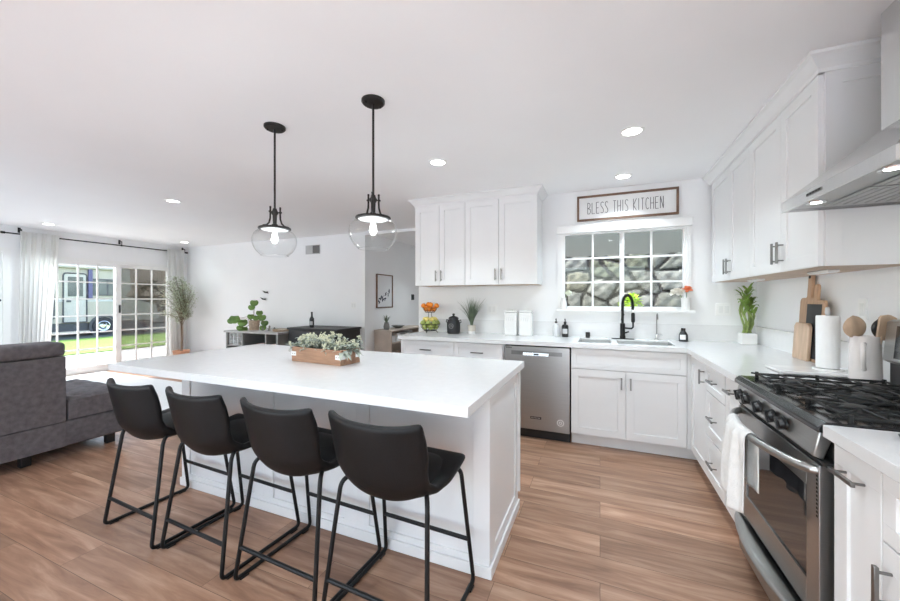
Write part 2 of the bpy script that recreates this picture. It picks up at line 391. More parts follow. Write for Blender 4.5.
# kitchen window
wn = thing('window_1', None, None, (WX0, YB, WZ0)); wn['kind'] = 'structure'
o = wn.location
def sash(x0, x1, y):
    b = MB(o); f = .020
    b.box(x0, x1, y, y + .03, WZ0 + .006, WZ0 + .006 + f).box(x0, x1, y, y + .03, WZ1 - .006 - f, WZ1 - .006)
    b.box(x0, x0 + f, y, y + .03, WZ0 + .006 + f, WZ1 - .006 - f).box(x1 - f, x1, y, y + .03, WZ0 + .006 + f, WZ1 - .006 - f)
    xm = (x0 + x1) / 2; h = (WZ1 - WZ0 - .012 - 2 * f)
    b.box(xm - .009, xm + .009, y + .006, y + .024, WZ0 + .006 + f, WZ1 - .006 - f)
    for k in (1, 2):
        z = WZ0 + .006 + f + h * k / 3; b.box(x0 + f, x1 - f, y + .007, y + .023, z - .009, z + .009)
    s = b.build('window_sash', M['trim'], wn, smooth=False)
    MB(o).box(x0 + f * .8, x1 - f * .8, y + .013, y + .017, WZ0 + .006 + f * .8, WZ1 - .006 - f * .8).build('pane', M['glass'], s, smooth=False)
xm = (WX0 + WX1) / 2
sash(WX0 + .006, xm + .03, YB + .004); sash(xm - .01, WX1 - .006, YB + .036)
MB(o).box(WX0, WX1, YB - .002, YB + .12, WZ0, WZ0 + .006).box(WX0, WX1, YB - .002, YB + .12, WZ1 - .006, WZ1).box(WX0, WX0 + .006, YB - .002, YB + .12, WZ0 + .006, WZ1 - .006).box(WX1 - .006, WX1, YB - .002, YB + .12, WZ0 + .006, WZ1 - .006).build('window_frame', M['trim'], wn, smooth=False)
MB(o).box(-.415, WX0, YB - .014, YB - .0005, WZ0, WZ1).box(WX1, .795, YB - .014, YB - .0005, WZ0, WZ1).build('window_casing', M['trim'], wn, smooth=False)
MB(o).box(-.425, .802, YB - .055, YB, WZ1 - .012, WZ1 + .07).build('window_head', M['trim'], wn, bevel=.004)
MB(o).box(-.425, .815, YB - .085, YB - .0005, WZ0 - .028, WZ0).build('window_sill', M['trim'], wn, bevel=.005)
MB(o).box(-.41, .79, YB - .013, YB, WZ0 - .065, WZ0 - .028).build('window_apron', M['trim'], wn, smooth=False)

# sliding patio door
sd = thing('door_1', None, None, (XL, DY0, 0)); sd['kind'] = 'structure'
o = sd.location
MB(o).box(XL - .12, XL + .012, DY0, DY0 + .05, 0, DZ).box(XL - .12, XL + .012, DY1 - .05, DY1, 0, DZ).box(XL - .12, XL + .012, DY0 + .05, DY1 - .05, DZ - .05, DZ).box(XL - .12, XL + .012, DY0 + .05, DY1 - .05, 0, .04).build('door_frame', M['trim'], sd, smooth=False)
def slider(y0, y1, x, n, handle=False, screen=False):
    b = MB(o); f = .085; z0, z1 = .04, DZ - .05
    b.box(x, x + .035, y0, y0 + f, z0, z1).box(x, x + .035, y1 - f, y1, z0, z1).box(x, x + .035, y0 + f, y1 - f, z0, z0 + f).box(x, x + .035, y0 + f, y1 - f, z1 - f + .02, z1)
    za, zb = z0 + f, z1 - f + .02
    for k in range(1, n):
        y = y0 + f + (y1 - y0 - 2 * f) * k / n; b.box(x + .008, x + .027, y - .011, y + .011, za, zb)
    for k in range(1, 6):
        z = za + (zb - za) * k / 6; b.box(x + .009, x + .026, y0 + f, y1 - f, z - .011, z + .011)
    s = b.build('sliding_panel', M['trim'], sd, smooth=False)
    MB(o).box(x + .015, x + .02, y0 + f * .9, y1 - f * .9, za - .005, zb + .005).build('pane', M['glass'], s, smooth=False)
    if handle: MB(o).box(x + .035, x + .06, y1 - .045, y1 - .02, 1.05, 1.2).build('door_latch', M['blackmetal'], s, bevel=.005)
    if screen: MB(o).box(x - .034, x - .031, y0 + .02, y1 - .02, .06, DZ - .06).build('insect_screen', M['screen'], s, smooth=False)
slider(DY0 + .05, 3.925, XL - .04, 4, handle=True)
slider(3.84, DY1 - .05, XL - .09, 3, screen=True)
# white side door left of the curtain
d2 = thing('door_2', None, None, (XL, 1.55, 0)); d2['kind'] = 'structure'; o = d2.location
MB(o).box(XL - .05, XL - .01, 1.58, 2.45, .01, 2.03).build('door_slab', M['trim'], d2, smooth=False)
MB(o).box(XL - .12, XL + .012, 1.50, 1.58, 0, 2.09).box(XL - .12, XL + .012, 2.45, 2.53, 0, 2.09).box(XL - .12, XL + .012, 1.58, 2.45, 2.03, 2.09).build('door_casing', M['trim'], d2, smooth=False)
b = MB(o)
for z0, z1 in ((.15, 1.0), (1.16, 1.9)):
    b.box(XL - .01, XL - .002, 1.70, 2.33, z0, z0 + .03).box(XL - .01, XL - .002, 1.70, 2.33, z1 - .03, z1).box(XL - .01, XL - .002, 1.70, 1.73, z0 + .03, z1 - .03).box(XL - .01, XL - .002, 2.30, 2.33, z0 + .03, z1 - .03)
b.build('panel_moulding', M['trim'], d2, smooth=False)
b = MB(o); b.mtx = Matrix.Translation((XL - .01, 2.40, 1.29)) @ Matrix.Rotation(PI / 2, 4, 'Y'); b.lathe(0, 0, [(0, 0), (.025, 0), (.025, .01), (.01, .015), (.01, .035), (.026, .05), (.022, .07), (0, .075)], 16)
b.build('door_knob', M['bronze'], d2)

# ---------------------------------------------------------------- cabinets
def shaker(mb, x0, x1, z0, z1, y, fr=.062, t=.02, rec=.008):
    """door or drawer front, face at local y, body behind it"""
    mb.box(x0, x1, y, y + t, z0, z0 + fr).box(x0, x1, y, y + t, z1 - fr, z1)
    mb.box(x0, x0 + fr, y, y + t, z0 + fr, z1 - fr).box(x1 - fr, x1, y, y + t, z0 + fr, z1 - fr)
    mb.box(x0 + fr, x1 - fr, y + rec, y + t, z0 + fr, z1 - fr)
def slab(mb, x0, x1, z0, z1, y, t=.02, **k): mb.box(x0, x1, y, y + t, z0, z1)
def bar_handle(parent, x, z, y, L=.13, vert=True, label=None, m='nickel', r=.0062, proj=.032):
    b = MB()
    if vert:
        b.box(x - r, x + r, y - proj - .004, y - proj + .006, z - L / 2, z + L / 2)
        for s in (-1, 1): b.tube([(x, y, z + s * L * .36), (x, y - proj, z + s * L * .36)], .0042, 8)
    else:
        b.box(x - L / 2, x + L / 2, y - proj - .004, y - proj + .006, z - r, z + r)
        for s in (-1, 1): b.tube([(x + s * L * .36, y, z), (x + s * L * .36, y - proj, z)], .0042, 8)
    h = b.build('handle', M[m], parent, bevel=.0015); 
    if label: h['label'] = label
    return h
G = .002
def base_cabinet(label, loc, rz, wd, fronts, depth=.61, group='white base cabinets', side=None, toe=True):
    """local frame: x 0..wd, front face at y=0, carcass behind; fronts = list of (kind, x0, x1, z0, z1, handle)"""
    t = thing('base_cabinet', label, 'cabinet', loc, rz, None)
    MB().box(0, wd, .021, depth, .105, .874).build('carcass', M['cab'], t, smooth=False)
    MB().box(0, wd, .075, depth, 0, .105).build('toe_kick', M['cab'], t, smooth=False)
    for kind, x0, x1, z0, z1, h in fronts:
        b = MB(); fr = .062 if (z1 - z0) > .25 and (x1 - x0) > .2 else .045
        shaker(b, x0 + G, x1 - G, z0 + G, z1 - G, 0, fr)
        d = b.build('drawer' if kind == 'drawer' else ('false_drawer_front' if kind == 'false' else 'door'), M['cab'], t, smooth=False, bevel=.0012)
        if h == 'H': bar_handle(d, (x0 + x1) / 2, (z0 + z1) / 2, 0, .13, False)
        elif h == 'HT': bar_handle(d, (x0 + x1) / 2, z1 - .07, 0, .11, False)
        elif h == 'R': bar_handle(d, x1 - .035, z1 - .10, 0, .10)
        elif h == 'L': bar_handle(d, x0 + .035, z1 - .10, 0, .10)
        elif h == 'Lm': bar_handle(d, x0 + .04, z1 - .27, 0, .15)
    return t
YF = 3.404
base_cabinet('white two-door base cabinet at the left end of the sink wall run', (-1.99, YF, 0), 0, .62,
             [('drawer', 0, .62, .69, .868, 'H'), ('door', 0, .31, .11, .688, 'R'), ('door', .31, .62, .11, .688, 'L')])
base_cabinet('white base cabinet directly left of the dishwasher', (-1.37, YF, 0), 0, .515,
             [('drawer', 0, .505, .69, .868, 'H'), ('door', 0, .252, .11, .688, 'R'), ('door', .252, .505, .11, .688, 'L')])
base_cabinet('white two-door sink base cabinet under the kitchen window', (-.24, YF, 0), 0, .906,
             [('false', 0, .885, .69, .868, None), ('door', 0, .4425, .11, .688, 'R'), ('door', .4425, .885, .11, .688, 'L')])
skb = [q for q in col.objects if q.get('label') == 'white two-door sink base cabinet under the kitchen window'][0]
MB().box(.887, .925, 0, .02, .105, .874).build('filler_strip', M['cab'], skb, smooth=False)
MB().box(.9062, .979, .0755, .09, 0, .105).build('toe_kick_return', M['cab'], skb, smooth=False)
XF = .6656
R90 = -PI / 2
base_cabinet('white corner base cabinet with one vertical pull beside the sink cabinet', (XF, 3.42, 0), R90, .48,
             [('door', .045, .478, .11, .868, 'R')])
base_cabinet('white three-drawer base cabinet between the corner and the range', (XF, 2.94, 0), R90, .405,
             [('drawer', 0, .405, .69, .868, 'H'), ('drawer', 0, .405, .395, .688, 'H'), ('drawer', 0, .405, .11, .393, 'H')])
base_cabinet('narrow white pull-out base cabinet touching the far side of the range', (XF, 2.535, 0), R90, .265,
             [('door', .01, .255, .11, .868, 'HT')])
base_cabinet('narrow white pull-out base cabinet touching the near side of the range', (XF, 1.487, 0), R90, .211,
             [('door', .004, .209, .11, .868, 'HT')])
base_cabinet('white drawer-over-door base cabinet at the right edge, nearest the camera', (XF, 1.276, 0), R90, .60,
             [('drawer', 0, .6, .69, .868, None), ('door', 0, .6, .11, .688, 'L')])

# worktops
def top_boxes(b, z0=.877, z1=.915):
    H = [(-.185, .095), (.145, .585)]; Y0, Y1 = 3.50, 3.86
    b.box(-2.01, 1.294, 3.379, Y0, z0, z1); b.box(-2.01, 1.294, Y1, YB - .001, z0, z1)
    b.box(-2.01, H[0][0], Y0, Y1, z0, z1).box(H[0][1], H[1][0], Y0, Y1, z0, z1).box(H[1][1], 1.294, Y0, Y1, z0, z1)
    b.box(.64, 1.294, 2.262, 3.379, z0, z1)
    return H, Y0, Y1
wt = thing('worktop', 'L-shaped white quartz worktop from sink wall to the range', 'worktop', (0, YB, .877)); o = wt.location
b = MB(o); H, SY0, SY1 = top_boxes(b); b.build('slab', M['quartz'], wt, smooth=False)
MB(o).box(-2.01, 1.276, YB - .021, YB - .001, .915, 1.065).build('backsplash', M['splash'], wt, smooth=False)
MB(o).box(1.276, 1.295, 2.262, YB - .001, .915, 1.065).build('backsplash', M['splash'], wt, smooth=False)
wt2 = thing('worktop', 'white quartz worktop on the near side of the range, right edge', 'worktop', (.64, 1.484, .877)); o = wt2.location
MB(o).box(.64, 1.294, .676, 1.484, .877, .915).build('slab', M['quartz'], wt2, bevel=.002)
MB(o).box(1.276, 1.295, .676, 1.484, .915, 1.065).build('backsplash', M['splash'], wt2, smooth=False)
# sinks
sk = thing('kitchen_sink', 'double-bowl stainless undermount sink under the window', 'sink', (.2, 3.68, .877)); o = sk.location
for (x0, x1) in H:
    b = MB(o); zb = .70; e = .004
    b.box(x0 + e, x1 - e, SY0 + e, SY1 - e, zb, zb + .004)
    b.box(x0 + .0006, x0 + e, SY0 + .0006, SY1 - .0006, zb, .905).box(x1 - e, x1 - .0006, SY0 + .0006, SY1 - .0006, zb, .905).box(x0 + e, x1 - e, SY0 + .0006, SY0 + e, zb, .905).box(x0 + e, x1 - e, SY1 - e, SY1 - .0006, zb, .905)
    bw = b.build('bowl', M['steel'], sk, smooth=False)
    MB(o).cyl((x0 + x1) / 2, 3.72, zb + .004, zb + .010, .04).build('drain', M['chrome'], bw)

# wall cabinets
def wall_cabinet(label, loc, rz, wd, split, z0=1.46, z1=2.36, depth=.35, group=None):
    t = thing('wall_cabinet', label, 'cabinet', loc, rz)
    hz = z1 - z0
    MB().box(0, wd, .021, depth, .002, hz).build('carcass', M['cab'], t, smooth=False)
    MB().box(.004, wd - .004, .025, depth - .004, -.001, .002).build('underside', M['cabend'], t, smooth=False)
    for k, (x0, x1) in enumerate(((0, split), (split, wd))):
        b = MB(); shaker(b, x0 + G, x1 - G, 0, hz - .002, 0, .062)
        d = b.build('door', M['cab'], t, smooth=False, bevel=.0012)
        bar_handle(d, (x1 - .032) if k == 0 else (x0 + .032), .105, 0, .12)
    return t
YU = YB - .35; XU = XR - .35
wall_cabinet('white wall cabinet above the tiered fruit stand, left of the window', (-1.965, YU, 1.46), 0, .611, .303, depth=.349)
wall_cabinet('white wall cabinet above the two white canisters, left of the window', (-1.354, YU, 1.46), 0, .770, .373, depth=.349)
wc3 = wall_cabinet('white wall cabinet in the corner above the lucky bamboo', (XU, 3.985, 1.46), R90, .917, .494, depth=.349)
wc4 = wall_cabinet('white wall cabinet between the corner unit and the range hood', (XU, 3.068, 1.46), R90, .84, .459, depth=.349)
# shaker end panel facing the range hood (part of the last cabinet)
b = MB(); x = .84
b.box(x, x + .012, .021, .08, 0, .9).box(x, x + .012, .30, .349, 0, .9).box(x, x + .012, .08, .30, 0, .06).box(x, x + .012, .08, .30, .84, .9).box(x, x + .005, .08, .30, .06, .84)
b.build('end_panel', M['cab'], wc4, smooth=False)
b = MB(); x = .804 - .002
# crown mouldings, mitred
def crown(path_outer, name='crown_molding'):
    """profile swept along the outline corners given as (x, y, nx, ny) where n is the mitre direction (unit 1 = full projection)"""
    prof = [(0, 2.358), (.008, 2.358), (.008, 2.375), (.022, 2.388), (.045, 2.415), (.06, 2.424), (.06, 2.439), (0, 2.439)]
    vs = []; n = len(prof)
    for (x, y, nx, ny) in path_outer:
        for (p, z) in prof: vs.append((x + nx * p, y + ny * p, z))
    b = MB(); fs = []
    for i in range(len(path_outer) - 1):
        for k in range(n): fs.append((i * n + k, i * n + (k + 1) % n, (i + 1) * n + (k + 1) % n, (i + 1) * n + k))
    fs += [tuple(range(n))[::-1], tuple((len(path_outer) - 1) * n + k for k in range(n))]
    b._add(vs, fs); return b
o1 = crown([(-1.965, YB - .001, -1, 0), (-1.965, YU, -1, -1), (-.584, YU, 1, -1), (-.584, YB - .001, 1, 0)])
tag(o1.build('crown_molding', M['cab'], smooth=False), 'white crown moulding over the wall cabinets left of the window', 'moulding')
o2 = crown([(XU, YB - .001, -1, 0), (XU, 2.216, -1, -1), (XR - .001, 2.216, 0, -1)])
tag(o2.build('crown_molding', M['cab'], smooth=False), 'white crown moulding over the wall cabinets beside the hood', 'moulding')
# filler rail between cabinet tops and ceiling behind the crown
for k, (y, n_) in enumerate(((3.72, 0), (2.72, 1), (2.42, 2))):
    pass
ul = thing('under_cabinet_light', 'small white light bar under the corner wall cabinet above the bamboo', 'light', (1.1, 3.45, 1.44))
MB().box(-.025, .025, -.10, .10, .004, .018).build('housing', M['white'], ul, bevel=.004)
MB().box(-.02, .02, -.09, .09, .002, .004).build('lens', M['signface'], ul, smooth=False)
dup(ul, (1.1, 2.55, 1.44), 0, 'small white light bar under the wall cabinet above the cutting boards')

# ---------------------------------------------------------------- island
IX0, IX1, IY0, IY1 = -2.755, -.44, 1.228, 2.285
isl = thing('kitchen_island', 'large white kitchen island with thick quartz top and overhang', 'island', (-1.6, 1.75, 0)); o = isl.location
BX0, BX1, BY0, BY1 = -2.727, -.476, 1.63, 2.26
MB(o).box(IX0, IX1, IY0, IY1, .875, .915).build('countertop', M['quartz'], isl, bevel=.002)
MB(o).box(BX0 + .018, BX1 - .018, BY0 + .018, BY1 - .02, .004, .874).build('carcass', M['cab'], isl, smooth=False)
b = MB(o); seg_x = (BX0, -1.934, -1.232, BX1)
for k in range(3): shaker(b, seg_x[k], seg_x[k + 1], .002, .874, BY0, fr=.082, t=.018, rec=.010)
b.build('front_panel', M['cab'], isl, smooth=False, bevel=.0012)
MB(o).box(BX0 - .004, BX1 + .004, BY0 - .012, BY0, 0, .055).box(BX1 , BX1 + .012, BY0 - .012, BY1, 0, .055).build('base_trim', M['cab'], isl, bevel=.003)
def rotshaker(mb, y0, y1, z0, z1, x, sgn, fr=.075, t=.018, rec=.008):
    def bx(a, b_, c, d, r=0):
        xa, xb = (x - t, x - r) if sgn > 0 else (x + r, x + t)
        mb.box(xa, xb, a, b_, c, d)
    bx(y0, y1, z0, z0 + fr + .03); bx(y0, y1, z1 - fr, z1); bx(y0, y0 + fr, z0 + fr + .03, z1 - fr); bx(y1 - fr, y1, z0 + fr + .03, z1 - fr); bx(y0 + fr, y1 - fr, z0 + fr + .03, z1 - fr, rec)
b = MB(o); rotshaker(b, BY0 + .018, BY1, .002, .874, BX1, 1); b.build('end_panel', M['cab'], isl, smooth=False, bevel=.0012)
b = MB(o); rotshaker(b, BY0 + .018, BY1, .002, .874, BX0, -1); b.build('end_panel', M['cab'], isl, smooth=False, bevel=.0012)
for k in range(3):
    b = MB(o); b.box(BX0 + .02 + k * .750, BX0 + .02 + (k + 1) * .750 - .004, BY1 - .02, BY1, .11, .868); b.build('door', M['cab'], isl, smooth=False)

# ---------------------------------------------------------------- bar stools
def leg_path(P):
    a = round_path(P[:3], .05, 6); return a[:-1] + round_path([a[-2]] + P[2:4] + [P[4]], .028, 5)[1:-1] + round_path([P[3].copy() if hasattr(P[3], 'copy') else P[3]] + P[4:], .05, 6)[1:]
def make_stool():
    t = thing('bar_stool', 'x', 'stool', (0, 0, 0), 0, 'black bar stools along the island')
    # bucket shell: v runs front edge -> low point -> up to the top of the back
    prof = [(.195, .582), (.17, .594), (.10, .578), (.0, .550), (-.09, .525), (-.155, .532), (-.208, .60), (-.232, .70), (-.248, .78), (-.258, .845)]
    hw = [.215, .228, .232, .234, .226, .212, .214, .221, .221, .217]          # half width
    lift = [.0, .0, .006, .022, .052, .080, .055, .022, .010, .008]             # sides curl up
    fwd = [0, 0, 0, 0, .0, .02, .055, .07, .07, .055]                          # back sides wrap forward
    def fn(u, v):
        f = v * (len(prof) - 1); i = min(int(f), len(prof) - 2); a = f - i
        L = lambda q: q[i] * (1 - a) + q[i + 1] * a
        y = prof[i][0] * (1 - a) + prof[i + 1][0] * a; z = prof[i][1] * (1 - a) + prof[i + 1][1] * a
        s = u * 2 - 1; c = abs(s) ** 2.4
        zz = z + L(lift) * c
        if v > .97: zz += .008 * (abs(s) ** 3) - .0
        return (s * L(hw), y + L(fwd) * c, zz)
    b = MB(); b.grid(fn, 16, 27)
    b.build('seat_shell', M['leather'], t, solid=.03, sub=1)
    b = MB()
    def cu(u, v):
        s = u * 2 - 1; y = .16 - .26 * v; e_ = (1 - abs(s) ** 4) * (1 - abs(2 * v - 1) ** 4)
        return (s * .17, y, .590 - .03 * v + .016 * e_)
    b.grid(cu, 12, 10); b.build('seat_pad', M['leather'], t, solid=.012)
    r = .0095
    for s in (-1, 1):
        p = leg_path([(s * .15, -.06, .555), (s * .205, -.145, .555), (s * .244, -.220, .0105), (s * .243, .228, .0105), (s * .212, .150, .556), (s * .13, .12, .560)])
        MB().tube(p, r, 10).build('leg', M['blackmetal'], t)
        for q, w_ in ((-.198, .244), (.165, .243)): MB().box(s * w_ - .013, s * w_ + .013, q, q + .04, 0, .008).build('foot_pad', M['blackplastic'], t)
    def at(z, y0, y1, w0, w1, zt=.555): f = z / zt; return (w0 + (w1 - w0) * f, y0 + (y1 - y0) * f)
    x, y = at(.155, -.220, -.145, .244, .205); MB().tube([(-x, y, .155), (x, y, .155)], .0095, 10).build('stretcher', M['blackmetal'], t)
    x, y = at(.213, .228, .150, .243, .212); MB().tube([(-x, y, .213), (x, y, .213)], .0095, 10).build('stretcher', M['blackmetal'], t)
    b = MB(); b.box(-.15, .15, .09, .13, .553, .560)
    b.build('seat_bracket', M['blackmetal'], t)
    return t
st = make_stool()
spots = [(-2.378, 1.364, -.045, 'black bucket bar stool nearest the grey sofa, far left of the row'),
         (-1.846, 1.364, -.045, 'black bucket bar stool second from the left along the island'),
         (-1.299, 1.364, -.045, 'black bucket bar stool third from the left along the island'),
         (-.792, 1.364, -.045, "black bucket bar stool at the island's right corner, nearest the camera")]
for k, (x, y, rz, lb) in enumerate(spots):
    s_ = st if k == 0 else copy_tree(st)
    s_.location = (x, y, 0); s_.rotation_euler = (0, 0, rz); s_['label'] = lb

# ---------------------------------------------------------------- pendants
def make_pendant():
    t = thing('pendant_light', 'x', 'pendant light', (0, 0, CZ), 0, 'glass pendants over the island')
    z = lambda h: h - CZ
    MB().lathe(0, 0, [(0, z(2.4395)), (.066, z(2.4395)), (.066, z(2.428)), (.058, z(2.42)), (.014, z(2.418)), (0, z(2.418))], 28).build('canopy', M['bronze'], t)
    b = MB()
    for a in (.6, 3.7): b.cyl(.045 * math.cos(a), .045 * math.sin(a), z(2.412), z(2.42), .006, 10)
    b.build('canopy_screw', M['bronze'], t)
    MB().tube([(0, 0, z(2.42)), (0, 0, z(1.865))], .0065, 12).build('stem', M['bronze'], t)
    b = MB().lathe(0, 0, [(0, z(1.90)), (.012, z(1.90)), (.016, z(1.885)), (.022, z(1.878)), (.022, z(1.868)), (.014, z(1.855)), (.012, z(1.80)), (.019, z(1.795)), (.019, z(1.762)), (0, z(1.762))], 16)
    b.build('socket', M['bronze'], t)
    for k in range(3):
        a = 2 * PI * k / 3 + .5; c, s = math.cos(a), math.sin(a)
        pr = [(.034, 1.90), (.034, 1.865), (.035, 1.83), (.044, 1.80), (.062, 1.783), (.088, 1.776)]
        b = MB().tube([(c * r_, s * r_, z(h)) for r_, h in pr], .0055, 8)
        b.tube([(c * .012, s * .012, z(1.874)), (c * .044, s * .044, z(1.874))], .0045, 8); b.ball((c * .037, s * .037, z(1.874)), .0075, 8); b.ball((c * .034, s * .034, z(1.904)), .007, 8)
        b.build('arm', M['bronze'], t)
    MB().lathe(0, 0, [(.0, z(1.774)), (.098, z(1.774)), (.100, z(1.768)), (.098, z(1.762)), (.0, z(1.762))], 36).build('shade_plate', M['bronze'], t)
    pr = [(.086, 1.761), (.104, 1.754), (.126, 1.733), (.1355, 1.705), (.1365, 1.68), (.131, 1.655), (.117, 1.626), (.096, 1.603), (.082, 1.592)]
    MB().lathe(0, 0, [(.0, z(1.7618)), (.084, z(1.7618)), (.083, z(1.760)), (0, z(1.760))], 30).build('reflector', M['vent'], t)
    MB().lathe(0, 0, [(r_, z(h)) for r_, h in pr], 48).build('glass_shade', M['globe'], t, sub=1)
    MB().tube([(.0825 * math.cos(2 * PI * k / 40), .0825 * math.sin(2 * PI * k / 40), z(1.592)) for k in range(40)], .0022, 6, closed=True).build('glass_rim', M['globe'], t)
    MB().lathe(0, 0, [(0, z(1.762)), (.010, z(1.762)), (.011, z(1.745)), (.018, z(1.72)), (.021, z(1.70)), (.017, z(1.682)), (.008, z(1.674)), (0, z(1.672))], 20).build('bulb', M['bulb'], t)
    return t
pd = make_pendant(); pd.location = (-1.973, 1.750, CZ); pd['label'] = 'black glass-globe pendant over the far left half of the island'
p2 = dup(pd, (-1.197, 1.738, CZ), .5, 'black glass-globe pendant over the right half of the island')
for q in (pd, p2):
    L = bpy.data.lights.new('pendant_bulb_light', 'POINT'); L.energy = 2.5; L.color = (.9, .97, 1); L.shadow_soft_size = .03
    lo = bpy.data.objects.new('pendant_bulb_light', L); col.objects.link(lo); lo.parent = q; lo.location = (0, 0, 1.64 - CZ)

# ---------------------------------------------------------------- recessed ceiling lights
cl = thing('recessed_light', 'x', 'ceiling light', (0, 0, CZ), 0, 'round recessed ceiling lights')
MB().lathe(0, 0, [(.058, -.001), (.078, -.001), (.078, -.005), (.06, -.008), (.058, -.004)], 32).build('trim_ring', M['trim'], cl)
MB().lathe(0, 0, [(0, -.004), (.058, -.004)], 32).build('lens', M['lamp'], cl)
Ld = bpy.data.lights.new('recessed_lamp', 'AREA'); Ld.shape = 'DISK'; Ld.size = .11; Ld.energy = CAN_W; Ld.color = (.80, .93, 1); Ld.spread = math.radians(115)
lo = bpy.data.objects.new('recessed_lamp', Ld); col.objects.link(lo); lo.parent = cl; lo.location = (0, 0, -.012)
cans = [(-1.237, 2.72, 'recessed ceiling light just left of the wall cabinets, beside the right pendant'), (.199, 2.72, 'largest recessed ceiling light, in front of the kitchen sign'),
        (.195, 3.682, 'recessed ceiling light directly above the kitchen sign'), (-4.54, 2.62, 'recessed ceiling light in the middle of the living room ceiling'),
        (-7.66, 2.70, 'recessed ceiling light near the left curtain'), (-7.59, 4.585, 'small far recessed ceiling light near the right curtain corner'),
        (-1.237, .55, None), (.2, .55, None), (-4.54, .55, None), (-7.6, .55, None), (-1.24, -1.4, None), (-4.54, -1.4, None), (-2.6, 6.2, 'unseen recessed ceiling light added to brighten the hallway')]  # this row: unseen lamps added to brighten the room and the hallway
for k, (x, y, lb) in enumerate(cans):
    q = cl if k == 0 else copy_tree(cl)
    q.location = (x, y, CZ); q['label'] = lb or 'unseen recessed ceiling light added for room fill'
    if y > 4.5 and x < -5:     # the far corner lamp sits close to the wall and is dimmed
        for ch in q.children:
            if ch.type == 'LIGHT': ch.data = ch.data.copy(); ch.data.energy = 1.2

# ---------------------------------------------------------------- range hood
hd = thing('range_hood', 'stainless steel pyramid range hood above the gas range', 'range hood', (1.05, 1.87, 1.70)); o = hd.location
HX0, HX1, HY0, HY1 = .80, 1.294, 1.478, 2.20
b = MB(o); b.box(HX0, HX1, HY0, HY0 + .01, 1.715, 1.76).box(HX0, HX1, HY1 - .01, HY1, 1.715, 1.76).box(HX0, HX0 + .01, HY0 + .01, HY1 - .01, 1.715, 1.76).box(HX1 - .01, HX1, HY0 + .01, HY1 - .01, 1.715, 1.76)
b.build('rim', M['steel2'], hd, smooth=False)
CX0, CY0, CY1, CZ0 = 1.032, 1.72, 1.984, 1.975
MB(o).hexa([(HX0, HY0, 1.7605), (HX1, HY0, 1.7605), (HX1, HY1, 1.7605), (HX0, HY1, 1.7605), (CX0, CY0, CZ0), (HX1, CY0, CZ0), (HX1, CY1, CZ0), (CX0, CY1, CZ0)]).build('canopy', M['steel2'], hd, smooth=False)
MB(o).box(CX0, HX1, CY0, CY1, CZ0 + .0005, 2.4385).build('chimney', M['steel2'], hd, smooth=False)
b = MB(o).box(HX0 + .01, HX1 - .01, HY0 + .01, HY1 - .01, 1.728, 1.733)
b.build('underside', M['steel'], hd, smooth=False)
for y in (1.53, 1.845):
    b = MB(o); b.box(.93, 1.27, y, y + .30, 1.7215, 1.7275)
    for k in range(9): b.box(.95 + k * .034, .962 + k * .034, y + .02, y + .28, 1.719, 1.7215)
    b.build('grease_filter', M['steel'], hd, smooth=False)
for y in (1.62, 2.06):
    lm = MB(o).lathe(.868, y, [(0, 1.7265), (.022, 1.7265), (.032, 1.722), (.034, 1.7275), (0, 1.7278)], 20).build('lamp_bezel', M['chrome'], hd)
    MB(o).cyl(.868, y, 1.7225, 1.7245, .018, 20).build('lamp_lens', M['lamp'], lm)
b = MB(o).box(HX0 - .0025, HX0, 1.86, 1.97, 1.733, 1.745)
b.build('control_panel', M['nickel'], hd, smooth=False)
b = MB(o)
for k in range(5): b.box(HX0 - .005, HX0 - .0025, 1.868 + k * .021, 1.878 + k * .021, 1.735, 1.743)
b.build('push_button', M['blackplastic'], hd, smooth=False)

# ---------------------------------------------------------------- gas range
rg = thing('gas_range', 'freestanding stainless gas range with black cooktop and towel on its handle', 'range', (.95, 1.87, 0)); o = rg.location
RY0, RY1 = 1.492, 2.254; RX = .655
MB(o).box(RX + .03, 1.27, RY0, RY1, .03, .884).build('body', M['darkgap'], rg, smooth=False)
# cooktop: raised black pan with sloped front edge
b = MB(o); b.prism([(.632, .885), (.632, .902), (.652, .920), (1.20, .920), (1.20, .895), (.66, .885)], 'y', RY0, RY1)
b.build('cooktop', M['enamel'], rg, bevel=.003)
b = MB(o)
for (x, y, r) in ((.80, 1.66, .05), (.80, 2.08, .045), (1.06, 1.66, .04), (1.06, 2.08, .048), (.93, 1.87, .05)):
    b.lathe(x, y, [(r * 1.5, .9225), (r * 1.45, .927), (r, .93), (r * .9, .938), (r * .75, .943), (0, .944)], 20)
b.build('burner', M['iron'], rg)
for gi, (y0, y1) in enumerate(((1.505, 1.745), (1.755, 1.985), (1.995, 2.228))):
    b = MB(o); x0, x1 = .715, 1.17; zt = .937; r = .005
    b.tube([(x0, y0, zt), (x1, y0, zt), (x1, y1, zt), (x0, y1, zt)], r, 6, closed=True)
    ym = (y0 + y1) / 2; xm_ = (x0 + x1) / 2
    b.tube([(x0, ym, zt + .004), (x1, ym, zt + .004)], r, 6); b.tube([(xm_, y0, zt + .003), (xm_, y1, zt + .003)], r, 6)
    for cx in (.80, 1.05):
        b.tube([(cx, y0, zt + .003), (cx, y1, zt + .003)], r * .9, 6)
        for sx in (-1, 1):
            b.tube([(cx + sx * .11, y0 + .01, zt + .005), (cx + sx * .03, ym - .03, zt + .005)], r * .85, 6)
            b.tube([(cx + sx * .11, y1 - .01, zt + .005), (cx + sx * .03, ym + .03, zt + .005)], r * .85, 6)
    for x in (x0, x1, xm_):
        for y in (y0, y1): b.tube([(x, y, zt + .010), (x, y, .921)], .0075, 6)
    b.build('grate', M['iron'], rg)
